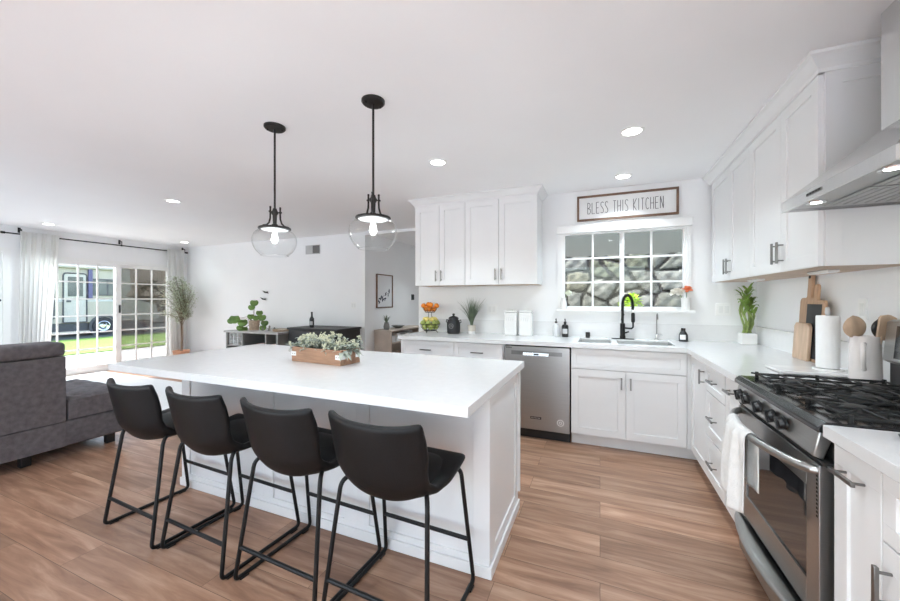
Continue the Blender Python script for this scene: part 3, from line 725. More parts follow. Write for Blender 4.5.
# sloped control panel with knobs
b = MB(o); b.prism([(.650, .884), (.632, .800), (.66, .79), (.69, .884)], 'y', RY0 + .03, RY1 - .002); b.build('control_panel', M['steel'], rg, bevel=.004)
rotk = Matrix.Rotation(-math.radians(102), 4, 'Y')
for y in (2.175, 2.09, 1.955, 1.82, 1.73):
    b = MB(o); b.mtx = Matrix.Translation((.640, y, .842)) @ rotk
    b.lathe(0, 0, [(0, 0), (.027, 0), (.027, .007), (.021, .010), (.019, .022), (.015, .025), (0, .025)], 20); b.box(-.023, .023, -.0055, .0055, .010, .030)
    b.build('knob', M['blackplastic'], rg)
b = MB(o); b.prism([(.648, .79), (.655, .775), (.69, .775), (.69, .79)], 'y', RY0 + .004, RY1 - .004); b.build('vent_gap', M['darkgap'], rg, smooth=False)
# oven door
DXo = .648
b = MB(o); z0, z1 = .255, .772; wz0, wz1, wy0, wy1 = .36, .675, 1.60, 2.15
b.box(DXo, RX + .03, RY0 + .03, wy0, z0, z1).box(DXo, RX + .03, wy1, RY1 - .004, z0, z1).box(DXo, RX + .03, wy0, wy1, z0, wz0).box(DXo, RX + .03, wy0, wy1, wz1, z1)
od = b.build('oven_door', M['steel'], rg, smooth=False, bevel=.002)
MB(o).box(DXo + .006, RX + .02, wy0, wy1, wz0, wz1).build('oven_window', M['ovenglass'], od, smooth=False)
b = MB(o)
for k in range(12): b.box(DXo - .001, DXo, RY0 + .038, RY0 + .046, .60 + k * .013, .607 + k * .013)
b.build('door_vent_slots', M['darkgap'], od, smooth=False)
# arched handle
pts = []
for k in range(21):
    t_ = k / 20; y = RY0 + .05 + (RY1 - RY0 - .08) * t_
    pts.append((.640 - .085 * math.sin(PI * t_) ** .7, y, .750))
pts = [(DXo, RY0 + .05, .750)] + pts + [(DXo, RY1 - .03, .750)]
MB(o).tube(pts, .0155, 12).build('oven_handle', M['steel'], od)
# storage drawer with bowed front
b = MB(o); N = 16; ring = []
def bow(t_): return .642 - .058 * math.sin(PI * t_) ** .7
for k in range(N):
    t0, t1 = k / N, (k + 1) / N; ya, yb = RY0 + .03 + (RY1 - RY0 - .034) * t0, RY0 + .03 + (RY1 - RY0 - .034) * t1
    xa, xb = bow(t0), bow(t1)
    b.hexa([(.652, ya, .055), (RX + .03, ya, .055), (RX + .03, yb, .055), (.652, yb, .055), (.645, ya, .212), (RX + .03, ya, .212), (RX + .03, yb, .212), (.645, yb, .212)])
dr = b.build('storage_drawer', M['steel'], rg, smooth=False)
b = MB(o)
def lip(u, v):
    a = PI * v; y = RY0 + .03 + (RY1 - RY0 - .036) * u; d = .645 - bow(u) + .006
    return (.646 - d * math.sin(a), y, .225 + .018 * math.cos(a))
b.grid(lip, 24, 8); b.build('drawer_pull', M['steel'], dr, solid=.003)
MB(o).box(.69, 1.2, RY0 + .02, RY1 - .02, 0, .03).build('plinth', M['blackplastic'], rg, smooth=False)
# backguard
MB(o).box(1.20, 1.27, RY0, RY1, .895, 1.04).build('backguard', M['blackplastic'], rg, bevel=.004)
bgp = MB(o).prism([(1.165, 1.035), (1.18, 1.205), (1.20, 1.215), (1.27, 1.215), (1.27, 1.040), (1.19, 1.022)], 'y', RY0, RY1 - .02).build('control_console', M['steel'], rg, bevel=.004)
MB(o).prism([(1.1635, 1.05), (1.1755, 1.19), (1.181, 1.19), (1.171, 1.05)], 'y', RY0 + .05, RY1 - .09).build('display', M['ovenglass'], bgp, smooth=False)

# towel hung over the handle
tw = MB()
def tw_f(u, v):
    y = 1.80 + .27 * u; L_ = .40
    # v: 0 = front hem, .5 top over the bar, 1 = back hem
    s = (v - .5) * 2
    fold = .016 * math.sin(u * 17) * min(1, abs(s) * 1.8) + .005 * math.sin(u * 31 + 2)
    xh = .640 - .085 * math.sin(PI * ((y - RY0 - .05) / (RY1 - RY0 - .08))) ** .7
    if abs(s) < .12:
        a = (s / .12) * PI / 2; return (xh - .020 * math.cos(a + PI / 2) * -1 * -1, y, .770 - .02 * (1 - math.cos(a)) )
    if s < 0: return (xh - .021 - .012 * abs(s) + fold - .004, y + .02 * (abs(s) - .12) * (u - .5) * 2, .750 - (abs(s) - .12) / .88 * (.30 + .03 * math.sin(u * 5)))
    return (min(xh + .022 + fold * .3, .638), y, .750 - (abs(s) - .12) / .88 * .22)
tw.grid(tw_f, 36, 40)
tag(tw.build('dish_towel', M['towel'], solid=.004), 'white cotton dish towel folded over the oven handle', 'towel')

# ---------------------------------------------------------------- dishwasher
dw = thing('dishwasher', 'stainless steel dishwasher between the white base cabinets', 'dishwasher', (-.5455, YF, 0)); o = dw.location
DX0, DX1 = -.849, -.246
MB(o).box(DX0 + .003, DX1 - .003, YF + .02, YF + .58, .10, .865).build('tub_housing', M['darkgap'], dw, smooth=False)
b = MB(o); b.box(DX0 + .004, DX1 - .004, YF - .006, YF + .02, .095, .865)
fd = b.build('door_panel', M['steel'], dw, bevel=.004)
MB(o).box(DX0 + .07, DX1 - .07, YF - .0075, YF - .006, .785, .822).build('handle_recess', M['nickel'], fd, smooth=False)
b = MB(o).prism([(YF - .006, .815), (YF - .034, .811), (YF - .038, .783), (YF - .030, .779), (YF - .026, .803), (YF - .006, .807)], 'x', -.665, -.43); b.build('pocket_handle', M['steel2'], fd, bevel=.002)
MB(o).box(-.565, -.52, YF - .0395, YF - .0365, .791, .804).build('handle_badge', M['blackplastic'], fd, smooth=False)
MB(o).box(-.60, -.50, YF - .0075, YF - .006, .195, .217).build('name_badge', M['blackplastic'], fd, smooth=False)
b = MB(o); bx = [(-.593 + i * .0125) for i in range(7)]
for x in bx: b.box(x, x + .007, YF - .0083, YF - .0075, .201, .211)
b.build('badge_lettering', M['vent'], fd, smooth=False)
b = MB(o)
for k in range(4): b.box(DX0 + .02 + k * .014, DX0 + .03 + k * .014, YF - .0072, YF - .006, .842, .853)
b.build('corner_lettering', M['blackplastic'], fd, smooth=False)
b = MB(o); b.mtx = Matrix.Translation((-.33, YF - .0055, .185)) @ Matrix.Rotation(PI / 2, 4, 'X')
b.lathe(0, 0, [(.024, 0), (.031, 0), (.031, .0012), (.024, .0012), (.024, 0)], 24); b.lathe(0, 0, [(.008, 0), (.014, 0), (.014, .0012), (.008, .0012)], 16)
b.build('round_sticker', M['white'], fd, smooth=False)
MB(o).box(DX0 + .003, DX1 - .003, YF + .055, YF + .07, .0, .098).build('kick_plate', M['blackplastic'], dw, smooth=False)

# ---------------------------------------------------------------- wall items
def outlet(name, label, cat, M4, w_=.07, h_=.115, slots=True, dark=False):
    t = thing(name, label, cat); t.matrix_world = M4
    MB().box(-w_ / 2, w_ / 2, -.006, 0, -h_ / 2, h_ / 2).build('cover_plate', M['blackplastic' if dark else 'trim'], t, bevel=.002)
    n = max(1, round(w_ / .07))
    for k in range(n):
        x = (k - (n - 1) / 2) * .046
        MB().box(x - .016, x + .016, -.009, -.006, -.033, .033).build('socket' if slots else 'rocker', M['enamel' if dark else 'white'], t, smooth=False)
    return t
T = Matrix.Translation
outlet('wall_outlet', 'white double wall outlet right of the kitchen window', 'outlet', T((1.05, YB, 1.21)), .12)
outlet('wall_outlet', 'white wall outlet between the grass pot and the canisters', 'outlet', T((-1.15, YB, 1.19)), .12)
outlet('wall_outlet', 'white wall outlet on the right wall behind the utensil crock', 'outlet', T((XR, 2.62, 1.25)) @ Matrix.Rotation(-PI / 2, 4, 'Z'), .07)
outlet('light_switch', 'white double light switch on the living room far wall', 'switch', T((-3.90, YV, 1.20)), .11, slots=False)
outlet('light_switch', 'small dark thermostat plate on the hallway wall beyond the framed print', 'switch', T((XH, 6.77, 1.35)) @ Matrix.Rotation(PI / 2, 4, 'Z'), .12, .12, slots=False, dark=True)
vt = thing('wall_vent', 'square return-air vent high on the far living room wall', 'vent', (-4.80, YV, 2.205))
b = MB().box(-.165, .165, -.012, 0, -.08, .08); b.build('grille_frame', M['vent'], vt, bevel=.003)
b = MB().box(.005, .155, -.014, -.012, -.07, .07); b.build('louver_opening', M['ventd'], vt, smooth=False)
b = MB()
for k in range(8): b.box(-.155, -.005, -.015, -.012, -.068 + k * .018, -.060 + k * .018)
b.build('louver', M['vent'], vt, smooth=False)

# framed kitchen sign with stroke lettering
SX0, SX1, SZ0, SZ1 = -.222, .694, 2.118, 2.379
sg = thing('wall_sign', 'long framed wooden sign lettered BLESS THIS KITCHEN above the window', 'sign', ((SX0 + SX1) / 2, YB, (SZ0 + SZ1) / 2)); o = sg.location
f = .020
b = MB(o); b.box(SX0, SX1, YB - .03, YB - .001, SZ0, SZ0 + f).box(SX0, SX1, YB - .03, YB - .001, SZ1 - f, SZ1).box(SX0, SX0 + f, YB - .03, YB - .001, SZ0 + f, SZ1 - f).box(SX1 - f, SX1, YB - .03, YB - .001, SZ0 + f, SZ1 - f)
b.build('frame', M['framewood'], sg, bevel=.0015)
bd = MB(o).box(SX0 + f, SX1 - f, YB - .014, YB - .002, SZ0 + f, SZ1 - f).build('board', M['signface'], sg, smooth=False)
LET = {'B': [[(0, 0), (0, 1)], [(0, 1), (.8, .93), (.9, .75), (.7, .56), (0, .5)], [(0, .5), (.9, .42), (1, .2), (.8, .03), (0, 0)]],
       'L': [[(0, 1), (0, 0), (1, 0)]], 'E': [[(1, 1), (0, 1), (0, 0), (1, 0)], [(0, .5), (.8, .5)]],
       'S': [[(1, .9), (.6, 1), (.1, .93), (.05, .7), (.9, .36), (1, .15), (.6, 0), (0, .08)]],
       'T': [[(0, 1), (1, 1)], [(.5, 1), (.5, 0)]], 'H': [[(0, 0), (0, 1)], [(1, 0), (1, 1)], [(0, .5), (1, .5)]],
       'I': [[(.5, 0), (.5, 1)]], 'K': [[(0, 0), (0, 1)], [(1, 1), (0, .45), (1, 0)]],
       'C': [[(1, .88), (.6, 1), (.1, .85), (0, .5), (.1, .15), (.6, 0), (1, .12)]], 'N': [[(0, 0), (0, 1), (1, 0), (1, 1)]]}
x = -.118; zc = 2.190; hgt = .115
b = MB(o)
for ch in 'BLESS THIS KITCHEN':
    if ch == ' ': x += .034; continue
    wch = .010 if ch == 'I' else .026
    for st_ in LET[ch]:
        for p, q in zip(st_[:-1], st_[1:]): b.tube([(x + p[0] * wch, YB - .0145, zc + p[1] * hgt), (x + q[0] * wch, YB - .0145, zc + q[1] * hgt)], .0027, 6)
    x += wch + .0155
b.build('lettering', M['ink'], bd)

# ---------------------------------------------------------------- sink wall counter items
ZC = .915
def grass_blades(mb, c, n, h, spread, w_=.006, lean=.25):
    for i in range(n):
        a = random.random() * 2 * PI; s = random.random() ** .6 * spread; hh = h * (.65 + .35 * random.random())
        p0 = Vector((c[0] + math.cos(a) * .012, c[1] + math.sin(a) * .012, c[2])); d = Vector((math.cos(a), math.sin(a), 0)); sd_ = Vector((-d.y, d.x, 0)) * w_ / 2
        vs = []; fs = []; K = 5
        for k in range(K + 1):
            t_ = k / K; q = p0 + d * s * (t_ ** 1.8) + Vector((0, 0, hh * t_ * (1 - .12 * (s / max(spread, .001)) * t_))); wk = (1 - t_ ** 2) + .05
            vs += [q - sd_ * wk, q + sd_ * wk]
        for k in range(K): fs.append((2 * k, 2 * k + 1, 2 * k + 3, 2 * k + 2))
        mb._add(vs, fs)

# tiered fruit stand + fruit
fs_ = thing('fruit_stand', 'black wire two-tier fruit stand at the left end of the sink wall counter', 'fruit stand', (-1.83, 3.80, ZC)); o = Vector((-1.83, 3.80, ZC))
def ringp(r, z, n=28): return [(r * math.cos(2 * PI * k / n), r * math.sin(2 * PI * k / n), z) for k in range(n)]
def wire_bowl(r, z0, h, name):
    b = MB(); b.tube(ringp(r, z0 + h), .003, 6, closed=True); b.tube(ringp(r * .62, z0), .003, 6, closed=True); b.tube(ringp(r * .86, z0 + h * .5), .002, 6, closed=True)
    for k in range(12):
        a = 2 * PI * k / 12; c_, s_ = math.cos(a), math.sin(a)
        b.tube([(r * .1 * c_, r * .1 * s_, z0), (r * .62 * c_, r * .62 * s_, z0), (r * .86 * c_, r * .86 * s_, z0 + h * .5), (r * c_, r * s_, z0 + h)], .0018, 5)
    b.build(name, M['blackmetal'], fs_)
wire_bowl(.118, .03, .075, 'lower_basket'); wire_bowl(.085, .24, .05, 'upper_basket')
b = MB()
for sx in (-.02, .02): b.tube([(sx, 0, .03), (sx, 0, .245)], .003, 6)
for k in range(3):
    a = 2 * PI * k / 3 + .5; b.tube([(.07 * math.cos(a), .07 * math.sin(a), .03), (.09 * math.cos(a), .09 * math.sin(a), .003)], .0035, 6)
b.build('post', M['blackmetal'], fs_)
def fruit(kind, label, cat, m, r, group):
    t = thing(kind, label, cat, group=group)
    b = MB()
    if kind == 'pear': b.lathe(0, 0, [(0, -.9 * r), (.6 * r, -.75 * r), (r, -.2 * r), (.85 * r, .35 * r), (.45 * r, .9 * r), (.3 * r, 1.2 * r), (0, 1.3 * r)], 14)
    elif kind == 'lemon': b.ball((0, 0, 0), r, 14, 1.25, 1, 1)
    else: b.ball((0, 0, 0), r, 14, 1, 1, .92)
    b.build('flesh', M[m], t)
    b = MB().tube([(0, 0, r * .85), (.004, 0, r * (1.55 if kind == 'pear' else 1.08))], .0025, 6); b.build('stem', M['bark'], t)
    return t
def place_fruit(proto, pts):
    for k, p in enumerate(pts):
        q = proto if k == 0 else copy_tree(proto)
        q.location = o + Vector(p); q.rotation_euler = (random.uniform(-.5, .5), random.uniform(-.5, .5), random.random() * 6)
mand = fruit('mandarin', 'bright orange mandarin in the upper basket of the fruit stand', 'fruit', 'orange', .031, 'mandarins in the upper basket')
place_fruit(mand, [(.045 * math.cos(a), .045 * math.sin(a), .277) for a in (0.3, 1.9, 3.4, 4.9)] + [(.082 * math.cos(a) , .04 * math.sin(a), .315) for a in (.2, 3.3)] + [(.02, -.028, .326), (-.03, .02, .328)])
pear = fruit('pear', 'yellow-green pear in the lower basket of the fruit stand', 'fruit', 'pear', .032, 'pears in the lower basket')
place_fruit(pear, [(.072 * math.cos(a), .072 * math.sin(a), .070) for a in (0, 1.05, 2.1, 3.15, 4.2, 5.25)] + [(0, 0, .075)] + [(.085 * math.cos(a), .085 * math.sin(a), .118) for a in (.5, 2.9, 3.9, 4.9, 5.8)])
lem = fruit('lemon', 'pale yellow lemon on top of the pears in the lower basket', 'fruit', 'lemon', .028, 'lemons in the lower basket')
place_fruit(lem, [(.055 * math.cos(a), .06 * math.sin(a), .158) for a in (.4, 1.5, 2.7, 3.7, 4.6, 5.6)])

ur = thing('cookie_jar', 'small black ceramic urn jar with lid next to the fruit stand', 'jar', (-1.55, 3.84, ZC))
MB().lathe(0, 0, [(0, 0), (.062, 0), (.072, .01), (.076, .05), (.076, .11), (.070, .14), (.055, .155), (.052, .165), (0, .165)], 28).build('body', M['slate'], ur)
MB().lathe(0, 0, [(0, .166), (.058, .166), (.060, .175), (.045, .19), (.018, .198), (.010, .205), (.016, .216), (.012, .226), (0, .228)], 24).build('lid', M['slate'], ur)
b = MB(); 
for s_ in (-1, 1): b.tube([(s_ * .072, 0, .12), (s_ * .092, 0, .13), (s_ * .088, 0, .155), (s_ * .062, 0, .15)], .006, 8)
b.build('handle', M['slate'], ur)
b = MB(); b.tube([(.026 * math.cos(2 * PI * k / 16), -.0775, .088 + .026 * math.sin(2 * PI * k / 16)) for k in range(16)], .0016, 5, closed=True); b.tube([(-.012, -.0775, .08), (.0, -.0775, .1), (.012, -.0775, .08)], .0015, 5)
b.build('emblem', M['vent'], ur)

gp = thing('potted_grass', 'spiky grey-green grass in a small cream pot on the counter', 'plant', (-1.345, 3.88, ZC))
MB().lathe(0, 0, [(0, 0), (.040, 0), (.042, .03)], 24).build('pot_base', M['white'], gp)
MB().lathe(0, 0, [(.042, .030), (.048, .098), (.044, .098), (.040, .085), (0, .085)], 24).build('pot', mat('cream_pot', (.62, .57, .50), .6), gp)
b = MB(); grass_blades(b, (0, 0, .085), 130, .36, .19, .008); b.build('blades', M['grassy'], gp)

cn = thing('square_canister', 'x', 'canister', (-.895, 3.90, ZC), 0, 'white canisters left of the window')
MB().box(-.068, .068, -.055, .055, 0, .245).build('body', M['white'], cn, bevel=.012, seg=3)
MB().box(-.064, .064, -.051, .051, .247, .268).build('lid', M['white'], cn, bevel=.008, seg=3)
MB().box(-.012, .012, -.012, .012, .268, .285).build('lid_knob', M['white'], cn, bevel=.004)
b = MB()
for i, q in enumerate((-.042, -.018, .006, .028)): b.tube([(q, -.0558, .155), (q, -.0558, .19), (q + .013, -.0558, .19)], .0016, 5); b.tube([(q, -.0558, .172), (q + .01, -.0558, .172)], .0014, 5)
b.build('lettering', M['faintink'], cn)
cn['label'] = 'white square canister, left one of the pair on the counter'
dup(cn, (-.735, 3.90, ZC), 0, 'white square canister, right one of the pair nearer the window')

# soap pumps
def pump(label, x, y, m, h=.13, lab=None):
    t = thing('soap_dispenser', label, 'soap dispenser', (x, y, ZC))
    MB().lathe(0, 0, [(0, 0), (.032, 0), (.034, .005), (.034, h - .02), (.028, h - .006), (.012, h), (.012, h + .012), (0, h + .012)], 22).build('bottle', M[m], t)
    b = MB().lathe(0, 0, [(0, h + .012), (.014, h + .012), (.014, h + .026), (.005, h + .03), (.005, h + .052), (0, h + .052)], 14)
    b.tube([(0, .004, h + .054), (0, -.012, h + .056), (0, -.034, h + .05)], .0055, 8); b.build('pump_head', M['blackplastic'], t)
    if lab: MB().grid(lambda u, v: (.0345 * math.sin((u - .5) * 1.6), -.0345 * math.cos((u - .5) * 1.6), .035 + .05 * v), 8, 1).build('paper_label', M[lab], t)
pump('clear soap pump bottle left of the dark one beside the sink', -.425, 3.93, 'soapglass')
pump('black soap pump bottle on the counter left of the sink', -.335, 3.93, 'blackplastic', lab='faintink')
sw = MB().lathe(-.115, 3.935, [(0, ZC), (.022, ZC), (.022, ZC + .05), (.018, ZC + .056), (0, ZC + .056)], 16)
tag(sw.build('sink_air_gap', M['blackplastic']), 'small black cylinder cap behind the left sink bowl', 'sink fitting')
# black spring faucet
fc = thing('kitchen_faucet', 'matt black spring pull-down faucet behind the sink', 'faucet', (.205, 3.93, ZC)); 
MB().box(-.10, .10, -.028, .028, 0, .006).build('deck_plate', M['blackmetal'], fc, bevel=.002)
MB().lathe(0, 0, [(0, .006), (.026, .006), (.026, .03), (.023, .035), (.023, .15), (.018, .155), (0, .155)], 20).build('body', M['blackmetal'], fc)
R_ = Matrix.Rotation(-.55, 3, 'Z')
def F(r_, z): v = R_ @ Vector((r_, -.02 * r_ / .1, 0)); return (v.x, v.y, z)
path = [F(0, .155), F(0, .33)] + [F(.055 - .055 * math.cos(math.radians(a)), .33 + .10 * math.sin(math.radians(a))) for a in range(15, 180, 15)] + [F(.112, .32), F(.113, .29)]
MB().tube(path, .0125, 12).build('hose_arch', M['blackmetal'], fc)
sp = []
P_ = [Vector(p) for p in path]
b = MB()
for i in range(1, len(P_) - 1):
    t_ = (P_[i + 1] - P_[i - 1]).normalized()
hx = []
for k in range(26 * 9 + 1):
    f_ = k / (26 * 9) * (len(P_) - 1.001); i = int(f_); a_ = f_ - i; c = P_[i].lerp(P_[i + 1], a_); t_ = (P_[i + 1] - P_[i]).normalized()
    v_ = Vector((R_ @ Vector((.98, -.2, 0))).cross(Vector((0, 0, 1)))).normalized(); u_ = t_.cross(v_).normalized()
    an = 2 * PI * k / 9; hx.append(c + (u_ * math.cos(an) + v_ * math.sin(an)) * .0142)
b.tube(hx, .0022, 5)
b.build('spring_coil', M['blackmetal'], fc)
MB().tube([F(.113, .29), F(.114, .262)], .008, 10).build('hose_collar', M['chrome'], fc)
MB().tube([F(.114, .262), F(.115, .25), F(.115, .19), F(.115, .17)], [.013, .0165, .0175, .015], 14).build('spray_head', M['blackmetal'], fc)
MB().tube([F(0, .11), F(.10, .11), F(.115, .125), F(.115, .17)], .0085, 10).build('docking_arm', M['blackmetal'], fc)
MB().tube([(.02, 0, .06), (.055, -.01, .075)], .007, 8).build('lever', M['blackmetal'], fc)
# slim chrome filtered-water tap
ft = thing('filtered_water_tap', 'slim chrome filtered-water tap right of the black faucet', 'tap', (.50, 3.94, ZC))
MB().lathe(0, 0, [(0, 0), (.024, 0), (.024, .006), (.014, .012), (.013, .055), (.006, .06), (0, .06)], 18).build('body', M['chrome'], ft)
MB().tube(round_path([(0, 0, .055), (0, 0, .25), (0, -.055, .255), (0, -.06, .20)], .04, 6), .005, 10).build('spout', M['nickel'], ft)
MB().tube([(.012, 0, .045), (.03, -.004, .058), (.048, -.006, .046)], .005, 8).build('lever', M['chrome'], ft)
# dark detergent bottle
db = thing('detergent_bottle', 'small dark detergent bottle with pale label right of the sink', 'bottle', (.715, 3.93, ZC))
MB().lathe(0, 0, [(0, 0), (.036, 0), (.038, .01), (.036, .06), (.022, .088), (.016, .095), (.016, .10), (0, .10)], 20).build('bottle', M['slate'], db)
MB().lathe(0, 0, [(0, .1005), (.018, .1005), (.018, .122), (0, .122)], 16).build('cap', M['blackplastic'], db)
MB().grid(lambda u, v: (.0385 * math.sin((u - .75) * 1.3), -.0385 * math.cos((u - .75) * 1.3), .018 + .045 * v), 6, 1).build('paper_label', M['signface'], db)

# window sill vases
def blossom(mb, c, r, n=12):
    for i in range(n):
        a = random.random() * 2 * PI; e_ = random.uniform(-.3, 1.3); d = Vector((math.cos(a) * math.cos(e_), math.sin(a) * math.cos(e_), math.sin(e_)))
        mb.leaf(Vector(c) + d * r * .15, d, r * .95, r * .8, .1, .25)
v1 = thing('bud_vase', 'pale vase with one round white-green bloom, left end of window sill', 'vase', (-.355, YB - .045, WZ0))
MB().lathe(0, 0, [(0, 0), (.030, 0), (.034, .02), (.032, .07), (.022, .10), (.026, .115), (.022, .113), (.018, .10), (.0, .02)], 22).build('vase', M['white'], v1)
b = MB().tube([(0, 0, .03), (.02, .0, .12), (.045, 0, .16)], .002, 6); b.build('stem', M['leafg'], v1)
b = MB().ball((.05, 0, .165), .03, 14); blossom(b, (.05, 0, .165), .038, 30); b.build('bloom', M['greenwhite'], v1)
v2 = thing('flower_vase', 'ribbed white vase with peach and white flowers, right end of sill', 'vase', (.745, YB - .04, WZ0))
def rib(u, v):
    a = 2 * PI * u; r = (.032 + .004 * v) * (1 + .06 * math.cos(a * 14)); return (r * math.cos(a), r * math.sin(a), .115 * v)
MB().grid(rib, 84, 4, closed_u=True).lathe(0, 0, [(0, 0.001), (.031, 0.001)], 24).build('vase', M['white'], v2)
b = MB(); b.tube([(0, 0, .02), (.01, 0, .19)], .002, 6); b.tube([(0, 0, .02), (-.05, 0, .15)], .002, 6); b.tube([(0, 0, .02), (-.03, 0, .16)], .002, 6); b.build('stem', M['leafg'], v2)
b = MB(); blossom(b, (.008, -.008, .185), .048, 36); b.ball((.008, -.008, .185), .02); b.build('peach_bloom', M['peach'], v2)
b = MB(); blossom(b, (-.075, 0, .155), .058, 40); b.ball((-.06, 0, .155), .02); blossom(b, (-.03, -.01, .17), .036, 20); b.build('white_bloom', M['petal'], v2)

# lucky bamboo
lb = thing('potted_bamboo', 'lucky bamboo with green stalks in a white square pot in the corner', 'plant', (1.185, 3.90, ZC))
MB().box(-.055, .055, -.055, .055, 0, .095).build('pot', M['white'], lb, bevel=.006)
MB().box(-.048, .048, -.048, .048, .0955, .097).build('pebbles', M['vent'], lb, smooth=False)
b = MB(); tips = []
for k in range(7):
    x = -.036 + .012 * k; y = random.uniform(-.02, .02); h = random.uniform(.25, .34); ph = random.random() * 6
    pts = [(x + .014 * math.sin(ph + t_ * 7), y + .012 * math.cos(ph + t_ * 7), .095 + h * t_) for t_ in [i / 10 for i in range(11)]]
    b.tube(pts, [.0075 + (.0016 if i % 3 == 0 else 0) for i in range(11)], 8); tips.append(pts)
b.build('stalks', M['leafy'], lb)
b = MB()
for pts in tips:
    for i in range(9):
        a = random.random() * 2 * PI; bp_ = pts[random.choice((6, 8, 9, 10, 10, 10))]
        b.leaf(bp_, (math.cos(a) * .45, math.sin(a) * .45, 1.0), random.uniform(.12, .20), .026, random.uniform(.3, .8), .2)
b.build('leaves', mat('bamboo_leaf', (.20, .32, .06), .45, var=.4, scale=12), lb)

# ---------------------------------------------------------------- right counter items
def board_mesh(outline, th, x0, lean, zbase, y_off):
    """outline in (y, z) from the base; leans back towards the right wall"""
    b = MB(); n = len(outline)
    def P(p, d): return (x0 + p[1] * lean + d, y_off + p[0], zbase + p[1] * math.sqrt(1 - lean * lean))
    b._add([P(p, 0) for p in outline] + [P(p, th) for p in outline], [tuple(range(n)), tuple(range(n, 2 * n))[::-1]] + [(i, (i + 1) % n, n + (i + 1) % n, n + i) for i in range(n)])
    return b
def paddle(w_, h, neck, nh, r=.03):
    pts = []
    def c(cx, cy, a0, a1, rr, n=6):
        for i in range(n + 1):
            a = math.radians(a0 + (a1 - a0) * i / n); pts.append((cx + rr * math.cos(a), cy + rr * math.sin(a)))
    c(w_ / 2 - r, r, -90, 0, r); c(w_ / 2 - r, h - r, 0, 90, r)
    pts.append((neck / 2 + .008, h)); pts.append((neck / 2, h + .012))
    c(0, h + nh - neck / 2, 0, 180, neck / 2, 10)
    pts.append((-neck / 2, h + .012)); pts.append((-neck / 2 - .008, h)); c(-w_ / 2 + r, h - r, 90, 180, r); c(-w_ / 2 + r, r, 180, 270, r)
    return pts
bc = thing('cutting_board', 'tall wooden cutting board with handle, rearmost of three by the wall', 'cutting board', (1.24, 3.08, ZC)); o = Vector(bc.location)
b = board_mesh(paddle(.21, .40, .05, .165), .018, 1.236, .06, ZC, 3.08); b.v = [v - o for v in b.v]; b.build('board', M['wood'], bc, bevel=.003)
b = MB(o); b.mtx = Matrix.Translation((1.2345 + .032, 3.08, ZC + .535)) @ Matrix.Rotation(PI / 2, 4, 'Y'); b.lathe(0, 0, [(0, -.003), (.010, -.003), (.010, .0), (0, .0)], 16); b.build('hanging_hole', M['darkgap'], bc)
bs = thing('cutting_board', 'wood-edged black slate board with handle, middle of the three boards', 'cutting board', (1.22, 2.955, ZC)); o = Vector(bs.location)
b = board_mesh(paddle(.215, .385, .045, .10, .02), .016, 1.216, .06, ZC, 2.955); b.v = [v - o for v in b.v]; b.build('board', M['wood'], bs, bevel=.003)
sl = [(.083, .02), (.083, .360), (-.083, .360), (-.083, .02)]
b = board_mesh(sl, .0015, 1.2142, .06, ZC, 2.955); b.v = [v - o for v in b.v]; b.build('slate_inlay', M['slate'], bs, smooth=False)
ba = thing('cutting_board', 'small pale wooden board in front of the slate board', 'cutting board', (1.20, 3.035, ZC)); o = Vector(ba.location)
b = board_mesh([(.09, 0), (.095, .01), (.095, .215), (.075, .238), (-.075, .238), (-.095, .215), (-.095, .01), (-.09, 0)], .018, 1.192, .06, ZC, 3.035); b.v = [v - o for v in b.v]; b.build('board', M['wood2'], ba, bevel=.004)
# marble tray
ms = thing('marble_tray', 'thin white marble serving slab under the paper towel roll', 'tray', (1.04, 2.5, ZC))
MB().box(-.17, .17, -.10, .10, .004, .018).build('slab', mat('white_marble', (.74, .73, .72), .2, var=.1, scale=7), ms, bevel=.003)
b = MB()
for x in (-.15, .15):
    for y in (-.08, .08): b.cyl(x, y, 0, .004, .01, 10)
b.build('rubber_feet', M['vent'], ms)
pt = thing('paper_towel_roll', 'white paper towel roll on its upright holder, right counter', 'paper towel', (1.11, 2.525, ZC + .018))
MB().lathe(0, 0, [(0, 0), (.06, 0), (.06, .008), (0, .010)], 28).build('holder_base', M['white'], pt)
MB().lathe(0, 0, [(.02, .012), (.045, .012), (.046, .02), (.046, .277), (.044, .285), (.02, .285), (.02, .012)], 36).build('paper_roll', M['paper'], pt)
MB().lathe(0, 0, [(0, .01), (.007, .01), (.007, .288), (.010, .292), (.011, .305), (.009, .328), (0, .332)], 16).build('holder_post', M['vent'], pt)
